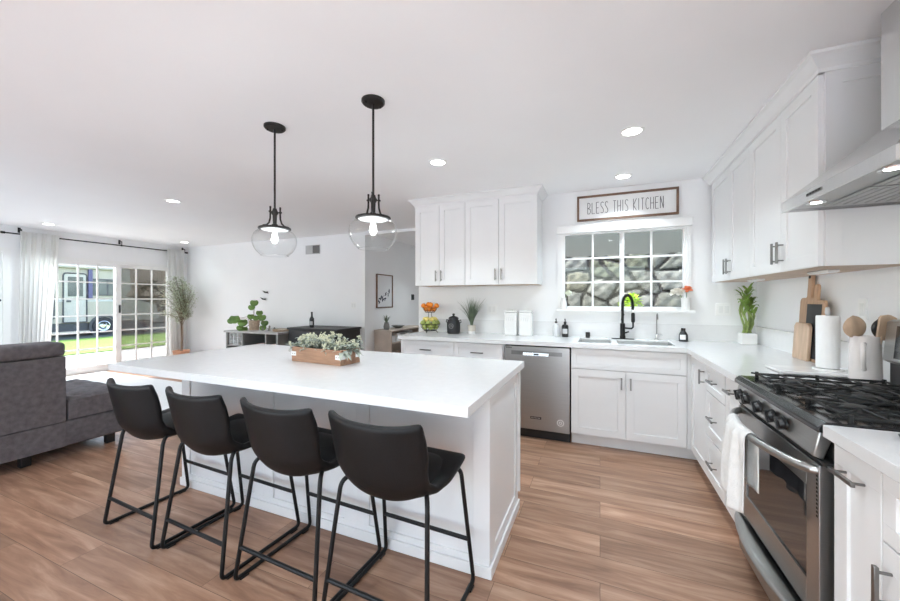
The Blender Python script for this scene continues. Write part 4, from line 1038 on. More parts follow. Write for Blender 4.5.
# utensil crock and its utensils
ck = thing('utensil_crock', 'tall blush-white ceramic pitcher holding wooden utensils by the range', 'crock', (1.165, 2.345, ZC))
MB().lathe(0, 0, [(0, 0), (.052, 0), (.056, .006), (.054, .10), (.051, .205), (.053, .215), (.051, .215), (.049, .20), (.052, .02), (0, .015)], 32).build('body', M['blush'], ck)
b = MB(); hd_ = Vector((-.5, -.86, 0)).normalized()
b.tube([hd_ * .052 + Vector((0, 0, .18)), hd_ * .085 + Vector((0, 0, .185)), hd_ * .092 + Vector((0, 0, .13)), hd_ * .075 + Vector((0, 0, .075)), hd_ * .055 + Vector((0, 0, .06))], .0085, 10)
b.build('handle', M['blush'], ck)
def utensil(name, label, cat, c, tilt, head, m):
    t = thing(name, label, cat, c); t.rotation_euler = (tilt[0], tilt[1], tilt[2])
    MB().tube([(0, 0, 0), (0, 0, .20)], [.006, .007], 8).build('shaft', M['wood2'], t)
    b = MB()
    if head == 'spoon': b.grid(lambda u, v: ((.052 * math.sin(PI * min(1, v * .9 + .1)) ** .6) * (u * 2 - 1), -.012 * (1 - (u * 2 - 1) ** 2) * math.sin(PI * v), .19 + .10 * v), 10, 10)
    else: b.grid(lambda u, v: ((.020 + .018 * v) * (u * 2 - 1) * (1 if v < .8 else math.sqrt(max(0, 1 - ((v - .8) / .2) ** 2)) * .9 + .1), 0, .18 + .12 * v), 8, 12)
    b.build('head', M[m], t, solid=.006); return t
utensil('wooden_spoon', 'broad wooden spoon leaning left in the utensil crock', 'utensil', (1.160, 2.350, ZC + .025), (-.0, -.17, .35), 'spoon', 'wood2')
utensil('black_spatula', 'black silicone spatula leaning right in the utensil crock', 'utensil', (1.175, 2.335, ZC + .025), (.1, .16, .3), 'spoon', 'blackplastic')
utensil('wooden_fork', 'narrow wooden stick in front of the black spatula', 'utensil', (1.165, 2.325, ZC + .025), (.12, .18, .2), 'spatula', 'wood2')
# right edge items
sj = thing('salt_cellar', 'white ceramic shaker cut off by the right edge above the range', 'shaker', (.985, 1.76, .975))
sj.location = (1.035, 1.80, .9702)
MB().lathe(0, 0, [(0, 0), (.030, 0), (.032, .006), (.026, .05), (.016, .075), (0, .085)], 20).build('body', M['white'], sj)
MB().lathe(0, 0, [(0, .0855), (.010, .0855), (.008, .095), (0, .097)], 12).build('knob', M['white'], sj)
kb = thing('black_spoon_rest', 'black rounded utensil lying on the near worktop at right edge', 'utensil', (.80, 1.395, ZC))
MB().lathe(0, 0, [(0, .0), (.030, 0), (.036, .012), (.033, .013), (.026, .005), (0, .004)], 24).build('bowl', M['blackplastic'], kb)
MB().tube([(.03, 0, .008), (.12, -.03, .014)], .006, 8).build('handle', M['blackplastic'], kb)

# ---------------------------------------------------------------- planter box on the island
pl = thing('planter_box', 'wooden trough planter with white metal corners on the island', 'planter', (-1.592, 1.795, .915), -.09)
PW, PD, PH = .415, .165, .090
b = MB(); t_ = .012
b.box(-PW / 2, PW / 2, -PD / 2, -PD / 2 + t_, 0, PH).box(-PW / 2, PW / 2, PD / 2 - t_, PD / 2, 0, PH).box(-PW / 2, -PW / 2 + t_, -PD / 2 + t_, PD / 2 - t_, 0, PH).box(PW / 2 - t_, PW / 2, -PD / 2 + t_, PD / 2 - t_, 0, PH).box(-PW / 2 + t_, PW / 2 - t_, -PD / 2 + t_, PD / 2 - t_, 0, .008)
b.build('box', M['wood3'], pl, bevel=.0015)
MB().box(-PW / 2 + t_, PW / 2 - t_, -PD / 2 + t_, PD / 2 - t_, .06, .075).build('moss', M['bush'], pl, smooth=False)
for sx in (-1, 1):
    for sy in (-1, 1):
        b = MB(); x, y = sx * PW / 2, sy * PD / 2
        xa, xb = sorted((x + sx * .0018, x - sx * .04)); ya, yb = sorted((y, y + sy * .0018)); b.box(xa, xb, ya, yb, .035, .062)
        xa, xb = sorted((x, x + sx * .0018)); ya, yb = sorted((y - sy * .04, y)); b.box(xa, xb, ya, yb, .035, .062)
        br = b.build('corner_bracket', M['white'], pl, smooth=False)
        b = MB()
        for q in (.012, .030): b.ball((x - sx * q, y + sy * .002, .0485), .0035, 8)
        b.build('screw', M['nickel'], br)
b = MB(); b2 = MB(); b3 = MB()
for i in range(150):
    x = random.uniform(-PW / 2 + .01, PW / 2 - .01); y = random.uniform(-PD / 2 + .02, PD / 2 - .02); h = random.uniform(.03, .10) * (1 - .3 * abs(x) / PW * 2)
    tx = x + random.uniform(-.04, .04) + x * .15; ty = y + random.uniform(-.04, .04); tz = .075 + h
    b3.tube([(x, y, .07), ((x + tx) / 2, (y + ty) / 2, .075 + h * .6), (tx, ty, tz)], .0013, 4)
    if i % 5 < 3:
        for k in range(9):
            a = random.random() * 6.3; q = random.uniform(0, .018)
            b.ball((tx + math.cos(a) * q, ty + math.sin(a) * q, tz + random.uniform(-.01, .012)), random.uniform(.0035, .0065), 6)
    for k in range(6):
        a = random.random() * 6.3; b2.leaf((tx, ty, tz - random.uniform(0, .05)), (math.cos(a), math.sin(a), random.uniform(-.1, .9)), random.uniform(.025, .05), .014, .3)
for k in range(26):   # big lamb's-ear leaves and drooping sprigs at the ends
    s_ = -1 if k % 2 else 1; a = random.uniform(-1.1, 1.1)
    b2.leaf((s_ * (PW / 2 - .02), random.uniform(-.05, .05), .08), (s_ * math.cos(a), math.sin(a), random.uniform(-.05, 1.2)), random.uniform(.06, .11), .030, .5)
b.build('blossom_cluster', M['cream'], pl, kind='stuff'); b2.build('foliage', M['silver'], pl, kind='stuff'); b3.build('stems', M['grassy'], pl, kind='stuff')

# ---------------------------------------------------------------- living room
rugo = MB().box(-8.2, -4.42, -.6, 3.6, .0005, .014)  # rug enlarged towards the door; its white stands in for floor glare
tag(rugo.build('rug_with_floor_glare', M['rug'], bevel=.004), 'white area rug under the grey sofa, stretched over the door glare', 'rug')
sf = thing('sofa', 'charcoal grey fabric sectional sofa with tufted chaise end', 'sofa', (-4.55, .6, 0)); o = sf.location
SY = -1.3; SX = -4.05
MB(o).box(-4.98, SX, SY, 1.96, .095, .305).build('base', M['sofa'], sf, bevel=.02, seg=3)
MB(o).box(SX - .20, SX + .004, SY, 1.53, .306, .836).box(SX, SX + .008, SY, 1.53, .10, .30).build('backrest', M['sofa'], sf, bevel=.02, seg=3)
MB(o).box(SX - .235, SX + .006, SY, 1.532, .838, .955).build('back_roll', M['sofa'], sf, bevel=.032, seg=4)
def cushion(x0, x1, y0, y1, z0, z1, ny, nx):
    b = MB(o)
    def ft(u, v):
        x = x0 + (x1 - x0) * u; y = y0 + (y1 - y0) * v; e_ = min(u, 1 - u, v, 1 - v); z = z1 - .03 * max(0, 1 - e_ / .07) ** 2
        d = 1
        for i in range(nx):
            for j in range(ny):
                cx_ = x0 + (x1 - x0) * (i + .5) / nx; cy_ = y0 + (y1 - y0) * (j + .5) / ny; d = min(d, math.hypot(x - cx_, y - cy_))
        return (x, y, z - .03 * math.exp(-(d / .025) ** 2) - .022 * math.exp(-(d / .07) ** 2))
    nu, nv = 40, 40; b.grid(ft, nu, nv)
    b.box(x0, x1, y0, y1, z0, z1 - .03)
    return b
cushion(-4.98, SX + .003, 1.545, 1.965, .312, .50, 2, 4).build('chaise_cushion', M['sofa'], sf, ang=60)
for k in range(3): cushion(-4.98, SX - .205, SY + .02 + k * .945, SY + .94 + k * .945, .312, .47, 3, 3).build('seat_cushion', M['sofa'], sf, ang=60)
for (x, y) in ((-4.15, 1.86), (-4.88, 1.86), (-4.15, 1.33), (-4.15, -1.2), (-4.88, -1.2), (-4.88, .4)):
    MB(o).box(x - .03, x + .03, y - .03, y + .03, .015 if x < -4.5 else 0, .095).build('leg', M['blackplastic'], sf, bevel=.004)

# curtains and rod
rod = thing('curtain_rod', 'long black curtain rod above the sliding patio door', 'curtain rod', (XL + .08, 3.7, 2.31)); o = rod.location
MB(o).tube([(XL + .08, 2.43, 2.312), (XL + .08, 5.04, 2.312)], .0105, 12).build('rod', M['blackmetal'], rod)
for y in (2.43, 5.04): MB(o).tube([(XL + .08, y - .02, 2.312), (XL + .08, y + .02, 2.312)], .018, 12).build('finial', M['blackmetal'], rod)
for y in (2.62, 3.89, 5.0): MB(o).tube([(XL, y, 2.39), (XL + .08, y, 2.385), (XL + .08, y, 2.33)], .007, 8).box(XL + .0005, XL + .01, y - .015, y + .015, 2.34, 2.42).tube([(XL + .08, y - .012, 2.312), (XL + .08, y + .012, 2.312)], .015, 10).build('bracket', M['blackmetal'], rod)
def curtain(label, y0, y1, yb0, yb1, n):
    t = thing('curtain', label, 'curtain', (XL + .08, (y0 + y1) / 2, 0), 0, None); oo = t.location
    def fn(u, v):
        y = (y0 + (y1 - y0) * u) * (1 - v) + (yb0 + (yb1 - yb0) * u) * v; amp = .022 + .02 * v
        ph = 2 * PI * n * u + .5 * math.sin(3 * v + u * 4)
        return (XL + .125 + amp * math.sin(ph) + .012 * math.sin(ph * .5 + 1), y + .01 * math.cos(ph), 2.355 - 2.335 * v)
    MB(oo).grid(fn, n * 12, 24).build('panel', M['curtain'], t, solid=.002)
    b = MB(oo)
    return t
curtain('white linen curtain gathered at the left side of the patio door', 2.58, 3.02, 2.56, 2.88, 8)
curtain('white linen curtain gathered at the right side, behind the olive tree', 4.62, 4.97, 4.68, 4.97, 7)

# olive tree
ot = thing('olive_tree', 'slim potted olive tree in the living room corner by curtain', 'plant', (-7.78, 4.64, 0))
MB().lathe(0, 0, [(0, 0), (.10, 0), (.14, .26), (.15, .28), (.135, .28), (.125, .25), (0, .25)], 28).build('pot', M['terra'], ot)
MB().tube([(0, 0, .25), (.02, 0, .5), (-.01, .01, .75), (.01, 0, .95), (0, 0, 1.2)], [.022, .018, .016, .013, .008], 8).build('trunk', M['bark'], ot)
b = MB(); lf = MB()
for k in range(46):
    a = random.random() * 6.28; z0 = random.uniform(.70, 1.1); el = random.uniform(-.9, 1.5); c_, s_ = math.cos(a) * math.cos(el), math.sin(a) * math.cos(el)
    tip = Vector((c_ * .31 - .02, s_ * .33 - .08, 1.28 + .42 * math.sin(el)))
    if tip.z < z0: z0 = tip.z - .08
    p0 = Vector((0, 0, z0)); p1 = Vector((c_ * .12, s_ * .10, (z0 + tip.z) / 2)); p2_ = tip
    b.tube([p0, p1, p2_], [.005, .0035, .0015], 5)
    for j in range(58):
        t_ = random.uniform(.35, 1.05); p = p0.lerp(p1, t_ * 2) if t_ < .5 else p1.lerp(p2_, t_ * 2 - 1); aa = random.random() * 6.28
        p = p + Vector((random.uniform(-.04, .04), random.uniform(-.04, .04), random.uniform(-.05, .05)))
        lf.leaf(p, (math.cos(aa), math.sin(aa), random.uniform(-.2, 1.0)), random.uniform(.045, .075), .02, .2)
b.build('branches', M['bark'], ot, kind='stuff'); lf.build('foliage', M['olive'], ot, kind='stuff')

# grey buffet desk
bf = thing('sideboard', 'grey open-shelf sideboard table against the far wall', 'sideboard', (-5.4, 4.7, 0)); o = bf.location
BX0_, BX1_, BYa, BYb, BZ = -6.0, -4.78, 4.30, 5.04, .765
MB(o).box(BX0_ - .03, BX1_ + .02, BYa - .02, BYb, BZ - .03, BZ).build('table_top', M['greytop'], bf, bevel=.003)
for x in (BX0_, BX1_ - .04):
    b = MB(o); b.box(x, x + .04, BYa, BYb - .02, 0, BZ - .03); b.build('side_panel', M['greypaint'], bf, smooth=False)
for x in (-5.62, -5.08): MB(o).box(x, x + .03, BYa + .01, BYb - .03, .12, BZ - .03).build('divider', M['greypaint'], bf, smooth=False)
for z in (.10, .50): MB(o).box(BX0_ + .04, BX1_ - .04, BYa + .01, BYb - .03, z, z + .02).build('shelf', M['greypaint'], bf, smooth=False)
MB(o).box(BX0_ + .04, BX1_ - .04, BYb - .03, BYb - .02, 0, BZ - .03).build('back_panel', M['darkgap'], bf, smooth=False)
wr = thing('wine_rack', 'white compartment rack in the left bay of the sideboard', 'rack', (-5.79, 4.34, .52)); o = wr.location
b = MB(o)
for k in range(4): b.box(-5.95, -5.63, 4.33, 4.60, .521 + k * .065, .527 + k * .065)
for k in range(4): b.box(-5.95 + k * .1035, -5.944 + k * .1035, 4.33, 4.60, .521, .722)
b.build('lattice', M['white'], wr, smooth=False)
b = MB(o)
for k in range(3):
    for j in range(3): b.tube([(-5.895 + k * .104, 4.36, .56 + j * .062), (-5.895 + k * .104, 4.56, .56 + j * .062)], .022, 10)
b.build('rolled_napkins', M['vent'], wr)
for (x, lbl, c) in ((-5.25, 'pink folded book on the middle shelf of the sideboard', (.45, .22, .22)), (-4.95, 'brown box on the right shelf of the sideboard', (.35, .24, .20))):
    q = MB().box(x - .08, x + .08, 4.36, 4.52, .5205, .56); tag(q.build('shelf_book' if c[0] > .4 else 'shelf_box', mat('cover_' + ('pink' if c[0] > .4 else 'brown'), c, .6), bevel=.003), lbl, 'book' if c[0] > .4 else 'box')
# vine plant on it
vp = thing('potted_vine', 'round-leaved green plant in a tan pot on the sideboard', 'plant', (-5.62, 4.55, BZ))
MB().lathe(0, 0, [(0, 0), (.075, 0), (.088, .15), (.092, .17), (.08, .17), (.07, .15), (0, .15)], 24).build('pot', M['basket'], vp)
st_b = MB(); lf = MB()
leafs = [(-.22, 0, .20, .075), (-.13, -.03, .14, .07), (-.26, .02, .17, .05), (-.12, -.06, .02, .06), (0.0, 0, .48, .06), (-.03, 0, .40, .05), (.09, -.05, .22, .06), (.06, 0, .30, .05), (.12, -.06, .12, .055), (.02, -.05, .22, .05), (-.04, .02, .24, .05), (.10, -.06, .04, .05), (-.16, -.05, .05, .05)]
for (x, y, z, r) in leafs:
    r *= 1.12; a_ = x * 1.35; x, y = a_ * .63 + y * -.5, a_ * .78 + y * .4
    st_b.tube([(0, 0, .15), (x * .4, y * .4, .15 + (z - .15) * .7 + .05), (x, y, max(z, .02))], .003, 5)
    n_ = 14; th = random.uniform(-.6, .6); base = Vector((x, y, z)); up_ = Vector((.62 + math.sin(th) * .2, -.6, .5)).normalized(); rt = up_.cross(Vector((0, 0, 1))).normalized(); fw = rt.cross(up_)
    ring = [base + (rt * math.cos(2 * PI * k / n_) + fw * math.sin(2 * PI * k / n_)) * r * (1 - .25 * (math.sin(2 * PI * k / n_) > .9)) + up_ * .006 * math.cos(4 * PI * k / n_) for k in range(n_)]
    lf._add([base + up_ * -.008] + ring, [(0, 1 + k, 1 + (k + 1) % n_) for k in range(n_)])
st_b.build('stems', M['bark'], vp); lf.build('leaves', M['leafg'], vp, solid=.002)
tr = thing('woven_tray', 'shallow tan tray lying on the sideboard top', 'tray', (-5.00, 4.60, BZ))
MB().lathe(0, 0, [(0, 0), (.15, 0), (.17, .03), (.165, .03), (.145, .008), (0, .008)], 32).build('rim', M['basket'], tr)
MB().box(-.09, .09, -.05, .05, .008, .02).build('folded_napkin', M['petal'], tr, bevel=.003)
for k, (x, y, h) in enumerate(((-5.38, 4.52, .05), (-5.31, 4.60, .08), (-5.24, 4.52, .045), (-5.17, 4.58, .055))):
    t = thing('small_figurine', 'small dark grey ornament beside the potted vine on the sideboard', 'ornament', (x, y, BZ), 0, 'dark ornaments on the sideboard')
    MB().lathe(0, 0, [(0, 0), (.022, 0), (.020, .006), (.008, .012), (.010, h * .5), (.018, h * .75), (.012, h), (0, h + .005)], 14).build('body', M['greypaint'], t)
# black bar cabinet
bk = thing('bar_cabinet', 'black low cabinet at the right end of the far wall', 'cabinet', (-4.2, 4.8, 0)); o = bk.location
MB(o).box(-4.73, -3.73, 4.47, 5.04, .05, .81).build('body', M['blackplastic'], bk, bevel=.004)
MB(o).box(-4.75, -3.71, 4.45, 5.05, .811, .842).build('top', M['slate'], bk, bevel=.003)
for k in range(2):
    d = MB(o).box(-4.71 + k * .49, -4.24 + k * .49, 4.452, 4.469, .07, .80).build('door', M['slate'], bk, bevel=.003)
    MB(o).box(-4.27 + k * .06, -4.262 + k * .06, 4.435, 4.452, .40, .56).build('handle', M['bronze'], d)
MB(o).box(-4.70, -3.76, 4.5, 5.0, 0, .05).build('plinth', M['blackplastic'], bk, smooth=False)
bt = thing('black_bottle', 'tall slim black bottle standing on the bar cabinet', 'bottle', (-4.42, 4.66, .842))
MB().lathe(0, 0, [(0, 0), (.036, 0), (.038, .01), (.038, .14), (.016, .18), (.014, .24), (.017, .245), (.017, .255), (0, .255)], 18).build('glass_body', M['blackplastic'], bt)
MB().grid(lambda u, v: (.0388 * math.sin((u - .2) * 1.4), -.0388 * math.cos((u - .2) * 1.4), .04 + .06 * v), 6, 1).build('paper_label', M['vent'], bt)
# two bird ornaments on the wall
for k, (x, z) in enumerate(((-6.06, 1.43), (-6.02, 1.30))):
    t = thing('bird_wall_ornament', ('upper' if k == 0 else 'lower') + ' small black flying bird on the wall above the vine plant', 'ornament', (x + .10 * (k == 0), YV, z))
    b = MB(); b._add([(-.09, -.02, .045), (-.01, -.03, .0), (.0, -.015, .02), (-.04, -.02, .035)], [(0, 1, 2, 3)]); b._add([(0, -.015, .02), (-.01, -.03, 0), (.10, -.03, -.01), (.04, -.02, .02)], [(0, 1, 2, 3)])
    b.build('wing', M['blackmetal'], t, solid=.006)
    MB().tube([(-.02, -.006, .0), (.03, -.02, .01), (.07, -.02, .025)], [.006, .010, .003], 8).tube([(0, 0, .01), (0, -.02, .01)], .003, 6).build('body', M['blackmetal'], t)

# ---------------------------------------------------------------- hallway
ht = thing('console_table', 'light oak console shelf against the hallway side wall', 'console table', (XH, 5.9, 0)); o = ht.location
X0, X1, Y0, Y1, Z1 = XH + .016, XH + .36, 5.34, 6.60, .77
MB(o).box(X0, X1 + .01, Y0 - .01, Y1, Z1 - .025, Z1).build('table_top', M['tan'], ht, bevel=.002)
for y in (Y0, Y1 - .025): MB(o).box(X0, X1, y, y + .025, 0, Z1 - .025).build('side_panel', M['tan'], ht, smooth=False)
for z in (.06, .30, .53): MB(o).box(X0, X1, Y0 + .025, Y1 - .025, z, z + .02).build('shelf', M['tan'], ht, smooth=False)
MB(o).box(X0, X0 + .01, Y0 + .025, Y1 - .025, .08, Z1 - .025).build('back_panel', M['tan'], ht, smooth=False)
for k in range(6):
    y = 5.42 + k * .155; q = MB().box(XH + .10, XH + .33, y, y + .12, .5505, .5505 + (.12, .15, .09, .13, .16, .10)[k])
    tag(q.build('storage_box', M['white' if k % 2 else 'vent'], bevel=.004), ('white' if k % 2 else 'grey') + ' storage box on the upper shelf of the oak console', 'box', 'boxes on the console shelf')
hv = thing('lavender_vase', 'small grey vase with dark sprigs on the hallway console', 'vase', (XH + .19, 5.46, Z1))
MB().lathe(0, 0, [(0, 0), (.045, 0), (.055, .05), (.045, .10), (.035, .12), (.04, .13), (.032, .13), (0, .10)], 20).build('vase', M['greypaint'], hv)
b = MB(); grass_blades(b, (0, 0, .11), 40, .17, .09, .012); b.build('sprigs', M['grassy'], hv)
hb = thing('dark_bowl', 'shallow dark bowl on the hallway console', 'bowl', (XH + .19, 5.85, Z1))
MB().lathe(0, 0, [(0, 0), (.05, 0), (.12, .045), (.125, .05), (.115, .048), (.05, .01), (0, .01)], 28).build('shell', M['greypaint'], hb)
MB().lathe(0, 0, [(.045, .0), (.05, -.0), (.05, .004), (.045, .004)], 24).build('foot_ring', M['greypaint'], hb)
ha = thing('framed_print', 'framed botanical print on the hallway side wall', 'picture', (XH, 5.68, 1.45)); o = ha.location
Y0, Y1, Z0, Z1 = 5.41, 5.94, 1.15, 1.76; f = .018
b = MB(o).box(XH + .001, XH + .028, Y0, Y1, Z0, Z0 + f).box(XH + .001, XH + .028, Y0, Y1, Z1 - f, Z1).box(XH + .001, XH + .028, Y0, Y0 + f, Z0 + f, Z1 - f).box(XH + .001, XH + .028, Y1 - f, Y1, Z0 + f, Z1 - f)
b.build('frame', M['framewood'], ha, smooth=False)
pp = MB(o).box(XH + .002, XH + .012, Y0 + f, Y1 - f, Z0 + f, Z1 - f).build('paper', M['artpaper'], ha, smooth=False)
b = MB(o); b.tube([(XH + .0125, 5.50, 1.26), (XH + .0125, 5.62, 1.36), (XH + .0125, 5.80, 1.42)], .003, 5); b.tube([(XH + .0125, 5.60, 1.34), (XH + .0125, 5.66, 1.27)], .003, 5)
random.seed(5)
for k in range(20):
    yy = random.uniform(5.48, 5.84); zz = 1.25 + (yy - 5.48) * .5 + random.uniform(-.05, .06); a = random.random() * 6.28
    b._add([(XH + .0128, yy + math.cos(a + q * PI / 3) * (.036 if q % 3 == 0 else .015), zz + math.sin(a + q * PI / 3) * (.036 if q % 3 == 0 else .015)) for q in range(6)], [(0, 1, 2, 3, 4, 5)])
b.build('botanical_sketch', mat('navy_ink', (.03, .035, .06), .7), pp, smooth=False)

# ---------------------------------------------------------------- outside the kitchen window
random.seed(11)
WY = 5.35; WXa, WXb, WZt = -1.75, 3.0, 1.90
seeds = []
dx, dz = .29, .25
for i in range(int((WXb - WXa) / dx) + 2):
    for j in range(int(2.0 / dz) + 2): seeds.append((WXa + i * dx + random.uniform(-.13, .13), j * dz + random.uniform(-.1, .1), random.randrange(4), random.uniform(.6, 1.2)))
from collections import defaultdict
cells = defaultdict(list)
for q, s_ in enumerate(seeds): cells[(int(s_[0] // .4), int(s_[1] // .4))].append(q)
def near(x, z):
    i, j = int(x // .4), int(z // .4)
    return [q for a in (i - 1, i, i + 1) for c in (j - 1, j, j + 1) for q in cells[(a, c)]]
nu, nv = 270, 110; b = MB(); vs = []; ids = []
for j in range(nv + 1):
    for i in range(nu + 1):
        x = WXa + (WXb - WXa) * i / nu; z = -.1 + (WZt + .1) * j / nv
        jx = x + .03 * math.sin(z * 11 + x * 3); jz = z + .03 * math.sin(x * 9 + 1)
        d1 = d2_ = 9; sid = 0
        for q in near(jx, jz):
            s_ = seeds[q]
            d = math.hypot((s_[0] - jx), (s_[1] - jz) * 1.15)
            if d < d1: d2_ = d1; d1 = d; sid = q
            elif d < d2_: d2_ = d
        e_ = d2_ - d1; out = .035 * (1 - math.exp(-e_ / .03)) * seeds[sid][3] if e_ > .018 else 0
        vs.append((x, WY - out - .008 * math.sin(x * 37) * math.sin(z * 41), z)); ids.append((sid, e_))
fs2 = []; mi = []
for j in range(nv):
    for i in range(nu):
        a = j * (nu + 1) + i; fs2.append((a, a + 1, a + nu + 2, a + nu + 1))
        mi.append(0 if min(ids[q][1] for q in (a, a + 1, a + nu + 2)) < .022 else 1 + seeds[ids[a][0]][2])
b._add(vs, fs2); b.mi = mi
b._add([(WXa, WY, -.1), (WXb, WY, -.1), (WXb, WY + .3, -.1), (WXa, WY + .3, -.1), (WXa, WY, WZt), (WXb, WY, WZt), (WXb, WY + .3, WZt), (WXa, WY + .3, WZt)], [(0, 3, 2, 1), (4, 5, 6, 7), (1, 2, 6, 5), (2, 3, 7, 6), (3, 0, 4, 7)])
o_ = b.build('stone_wall', [M['mortar']] + STONE, ang=60); tag(o_, 'rough grey field-stone wall outside the kitchen window', 'wall')
tag(MB().box(XS + .14, 3.0, WY + .30, WY + .42, -.1, 3.4).build('neighbor_siding', M['greensiding'], smooth=False), 'grey-green sided wall rising behind the stone wall', 'wall')
struct('trim_2', MB().box(XS + .14, 3.0, YB + .14, WY + .5, -.14, -.1), M['concrete'], smooth=False)
lp = thing('lime_shrub', 'small lime green shrub outside behind the black faucet', 'plant', (.34, 4.75, -.1))
MB().tube([(0, 0, 0), (.02, 0, .6), (0, 0, 1.15)], [.015, .012, .006], 6).build('stem', M['bark'], lp)
b = MB()
for k in range(160):
    a = random.random() * 6.28; e_ = random.uniform(-.4, 1.4); r_ = random.uniform(.02, .11); d = Vector((math.cos(a) * math.cos(e_), math.sin(a) * math.cos(e_), math.sin(e_)))
    b.leaf(Vector((0, 0, 1.35)) + d * r_, d, .05, .035, .2)
b.build('foliage', M['lime'], lp, kind='stuff')

struct('bounce_ground', MB().box(XL - .12, 8, -14, YR - .12, -.1, -.03), mat('white_bounce_paving', (.85, .87, .90), .8), smooth=False)  # unseen white ground, added to bounce sunlight up onto the ceiling

# ---------------------------------------------------------------- outside the patio door
GZ = -.06
struct('patio_ground', MB().box(-11.9, XL - .12, -8, 14, GZ - .1, GZ), M['concrete'], smooth=False)
struct('street_ground', MB().box(-45, -16.4, -30, 50, GZ - .1, GZ - .02), M['asphalt'], smooth=False)
lw = MB().grid(lambda u, v: (-16.4 + 4.5 * u, -20 + 55 * v, GZ + .02 + .006 * math.sin(u * 60) * math.sin(v * 400)), 30, 60)
tag(lw.box(-16.4, -11.9, -20, 35, GZ - .1, GZ + .005).build('front_lawn', M['lawn']), 'bright green front lawn beyond the patio', 'lawn', kind='stuff')
# roof slab over the neighbouring house etc: neighbour house across the street
nh = thing('neighbor_house', 'low grey stucco house with brown roof across the street', 'house', (-27, 14, GZ)); o = nh.location
MB(o).box(-30, -25, 10.5, 26, GZ, 1.5).build('wall', M['stucco'], nh, smooth=False)
MB(o).hexa([(-31, 10, 1.5), (-24.2, 10, 1.5), (-24.2, 27, 1.5), (-31, 27, 1.5), (-28.5, 12, 4.4), (-27.5, 12, 4.4), (-27.5, 25, 4.4), (-28.5, 25, 4.4)]).build('roof', M['shingle'], nh, smooth=False)
gd = MB(o).box(-25, -24.96, 13.0, 15.4, GZ, 1.4).build('garage_door', M['rvcream'], nh, smooth=False)
b = MB(o)
for k in range(4): b.box(-24.96, -24.95, 13.0, 15.4, GZ + .02 + k * .36, GZ + .33 + k * .36)
b.build('door_panel', M['rvcream'], gd, smooth=False)
for k, (x, y, h) in enumerate(((-22.6, 11.9, 2.3), (-23.0, 13.8, 1.9), (-22.4, 9.9, 2.0))):
    t = thing('street_shrub', ('tallest', 'middle', 'leftmost')[k] + ' dark green shrub in front of the house across the street', 'shrub', (x, y, GZ))
    MB().tube([(0, 0, 0), (0, 0, h * .5)], .05, 6).build('trunk', M['bark'], t)
    b = MB()
    for q in range(700):
        a = random.random() * 6.28; e_ = random.uniform(-1.2, 1.5); d = Vector((math.cos(a) * math.cos(e_) * .7, math.sin(a) * math.cos(e_) * .9, math.sin(e_)))
        b.leaf(Vector((0, 0, h * .62)) + d * h * .38 * random.uniform(.6, 1.1), (d + Vector((random.uniform(-.6, .6), random.uniform(-.6, .6), random.uniform(-.3, .5)))), .16, .09, .2)
    b.build('foliage', M['bush'], t, kind='stuff')
# motorhome
rv = thing('motorhome', 'cream motorhome parked beyond the lawn outside the patio door', 'vehicle', (-19, 6.5, GZ)); o = rv.location
RXf = -18.0; G0 = GZ - .02
b = MB(o); b.prism([(1.5, .42), (1.5, 2.60), (8.55, 2.60), (8.75, 2.5), (8.8, 1.7), (8.6, 1.45), (9.7, 1.05), (9.85, .5), (9.8, .42)], 'x', RXf - 2.3, RXf)
b.v = b.v; b.build('body', M['rvcream'], rv, smooth=False, bevel=.03)
MB(o).box(RXf, RXf + .02, 1.5, 8.55, 1.22, 1.30).build('stripe', M['vent'], rv, smooth=False)
MB(o).box(RXf - 2.2, RXf - .05, 1.7, 9.6, .12, .43).build('underbody', M['rvtrim'], rv, smooth=False)
dr_ = MB(o).box(RXf, RXf + .025, 6.74, 7.35, .46, 2.24).build('door', M['rvlight'], rv, bevel=.01)
b = MB(o)
b.tube(round_path([(RXf + .02, 6.72, .46), (RXf + .02, 6.72, 2.27), (RXf + .02, 7.37, 2.27), (RXf + .02, 7.37, .46)], .12), .022, 6); b.tube([(RXf + .02, 6.72, .46), (RXf + .02, 7.37, .46)], .018, 6)
b.build('door_seal', M['rvtrim'], dr_)
MB(o).box(RXf + .025, RXf + .04, 6.84, 7.26, 1.42, 2.14).build('door_window', M['rvglass'], dr_, bevel=.03)
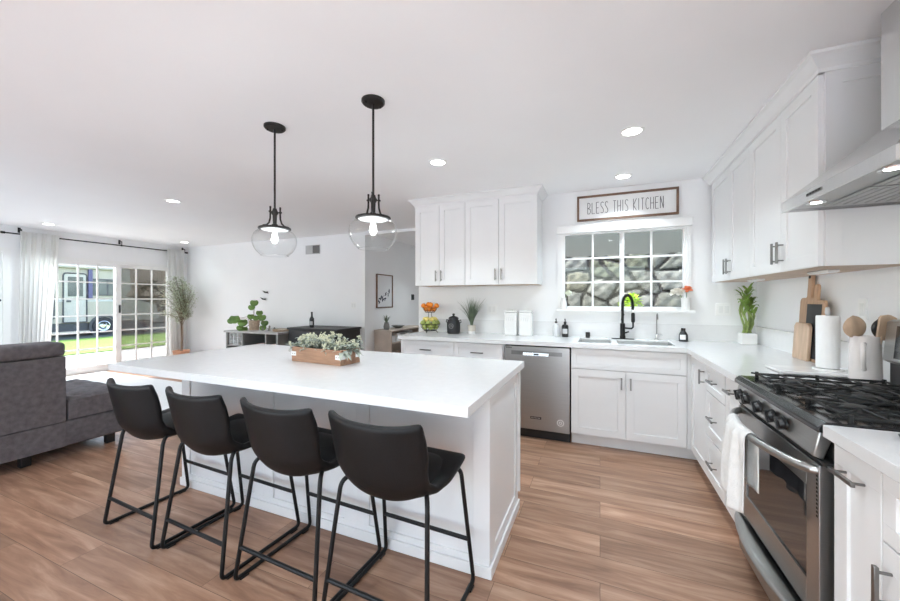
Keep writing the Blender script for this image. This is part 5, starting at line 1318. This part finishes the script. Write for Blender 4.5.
MB(o).box(RXf + .025, RXf + .06, 6.80, 6.92, 1.20, 1.27).build('door_handle', M['rvtrim'], dr_, bevel=.01)
for (y0, y1) in ((7.55, 8.45), (4.2, 5.4), (2.2, 3.4)):
    wv = MB(o).box(RXf, RXf + .02, y0, y1, 1.48, 2.08).build('side_window', M['rvglass'], rv, bevel=.02)
    b = MB(o); b.box(RXf + .02, RXf + .035, y0, y1, 1.45, 1.49).box(RXf + .02, RXf + .035, y0, y1, 2.06, 2.10).box(RXf + .02, RXf + .035, (y0 + y1) / 2 - .02, (y0 + y1) / 2 + .02, 1.49, 2.06); b.build('window_frame', M['rvtrim'], wv, smooth=False)
MB(o).box(RXf + .005, RXf + .09, 7.40, 7.52, 1.33, 2.50).build('awning_arm', M['rvpost'], rv, bevel=.01)
MB(o).tube([(RXf + .06, 2.0, 2.50), (RXf + .06, 8.4, 2.50)], .06, 10).build('awning_roll', M['rvcream'], rv)
MB(o).box(RXf, RXf + .03, 6.0, 6.5, .6, 2.2).build('ladder_panel', M['rvtrim'], rv, smooth=False)
for (y,) in ((7.88,), (3.2,)):
    b = MB(o); b.mtx = Matrix.Translation((RXf + .03, y, G0 + .34)) @ Matrix.Rotation(PI / 2, 4, 'Y')
    b.lathe(0, 0, [(.19, -.2), (.34, -.2), (.35, -.16), (.35, -.03), (.32, 0), (.20, 0), (.19, -.02)], 32); wh = b.build('tyre', M['tyre'], rv)
    b = MB(o); b.mtx = Matrix.Translation((RXf + .03, y, G0 + .34)) @ Matrix.Rotation(PI / 2, 4, 'Y')
    b.lathe(0, 0, [(0, -.05), (.06, -.05), (.08, -.02), (.13, -.06), (.19, -.03), (.205, .003), (.19, .008)], 24); b.build('rim', M['chrome'], wh)
    b = MB(o); b.mtx = Matrix.Translation((RXf + .012, y, G0 + .34)) @ Matrix.Rotation(PI / 2, 4, 'Y')
    b.lathe(0, 0, [(.36, 0), (.45, 0), (.45, .015), (.36, .015), (.36, 0)], 32); b.build('wheel_arch', M['rvtrim'], rv)
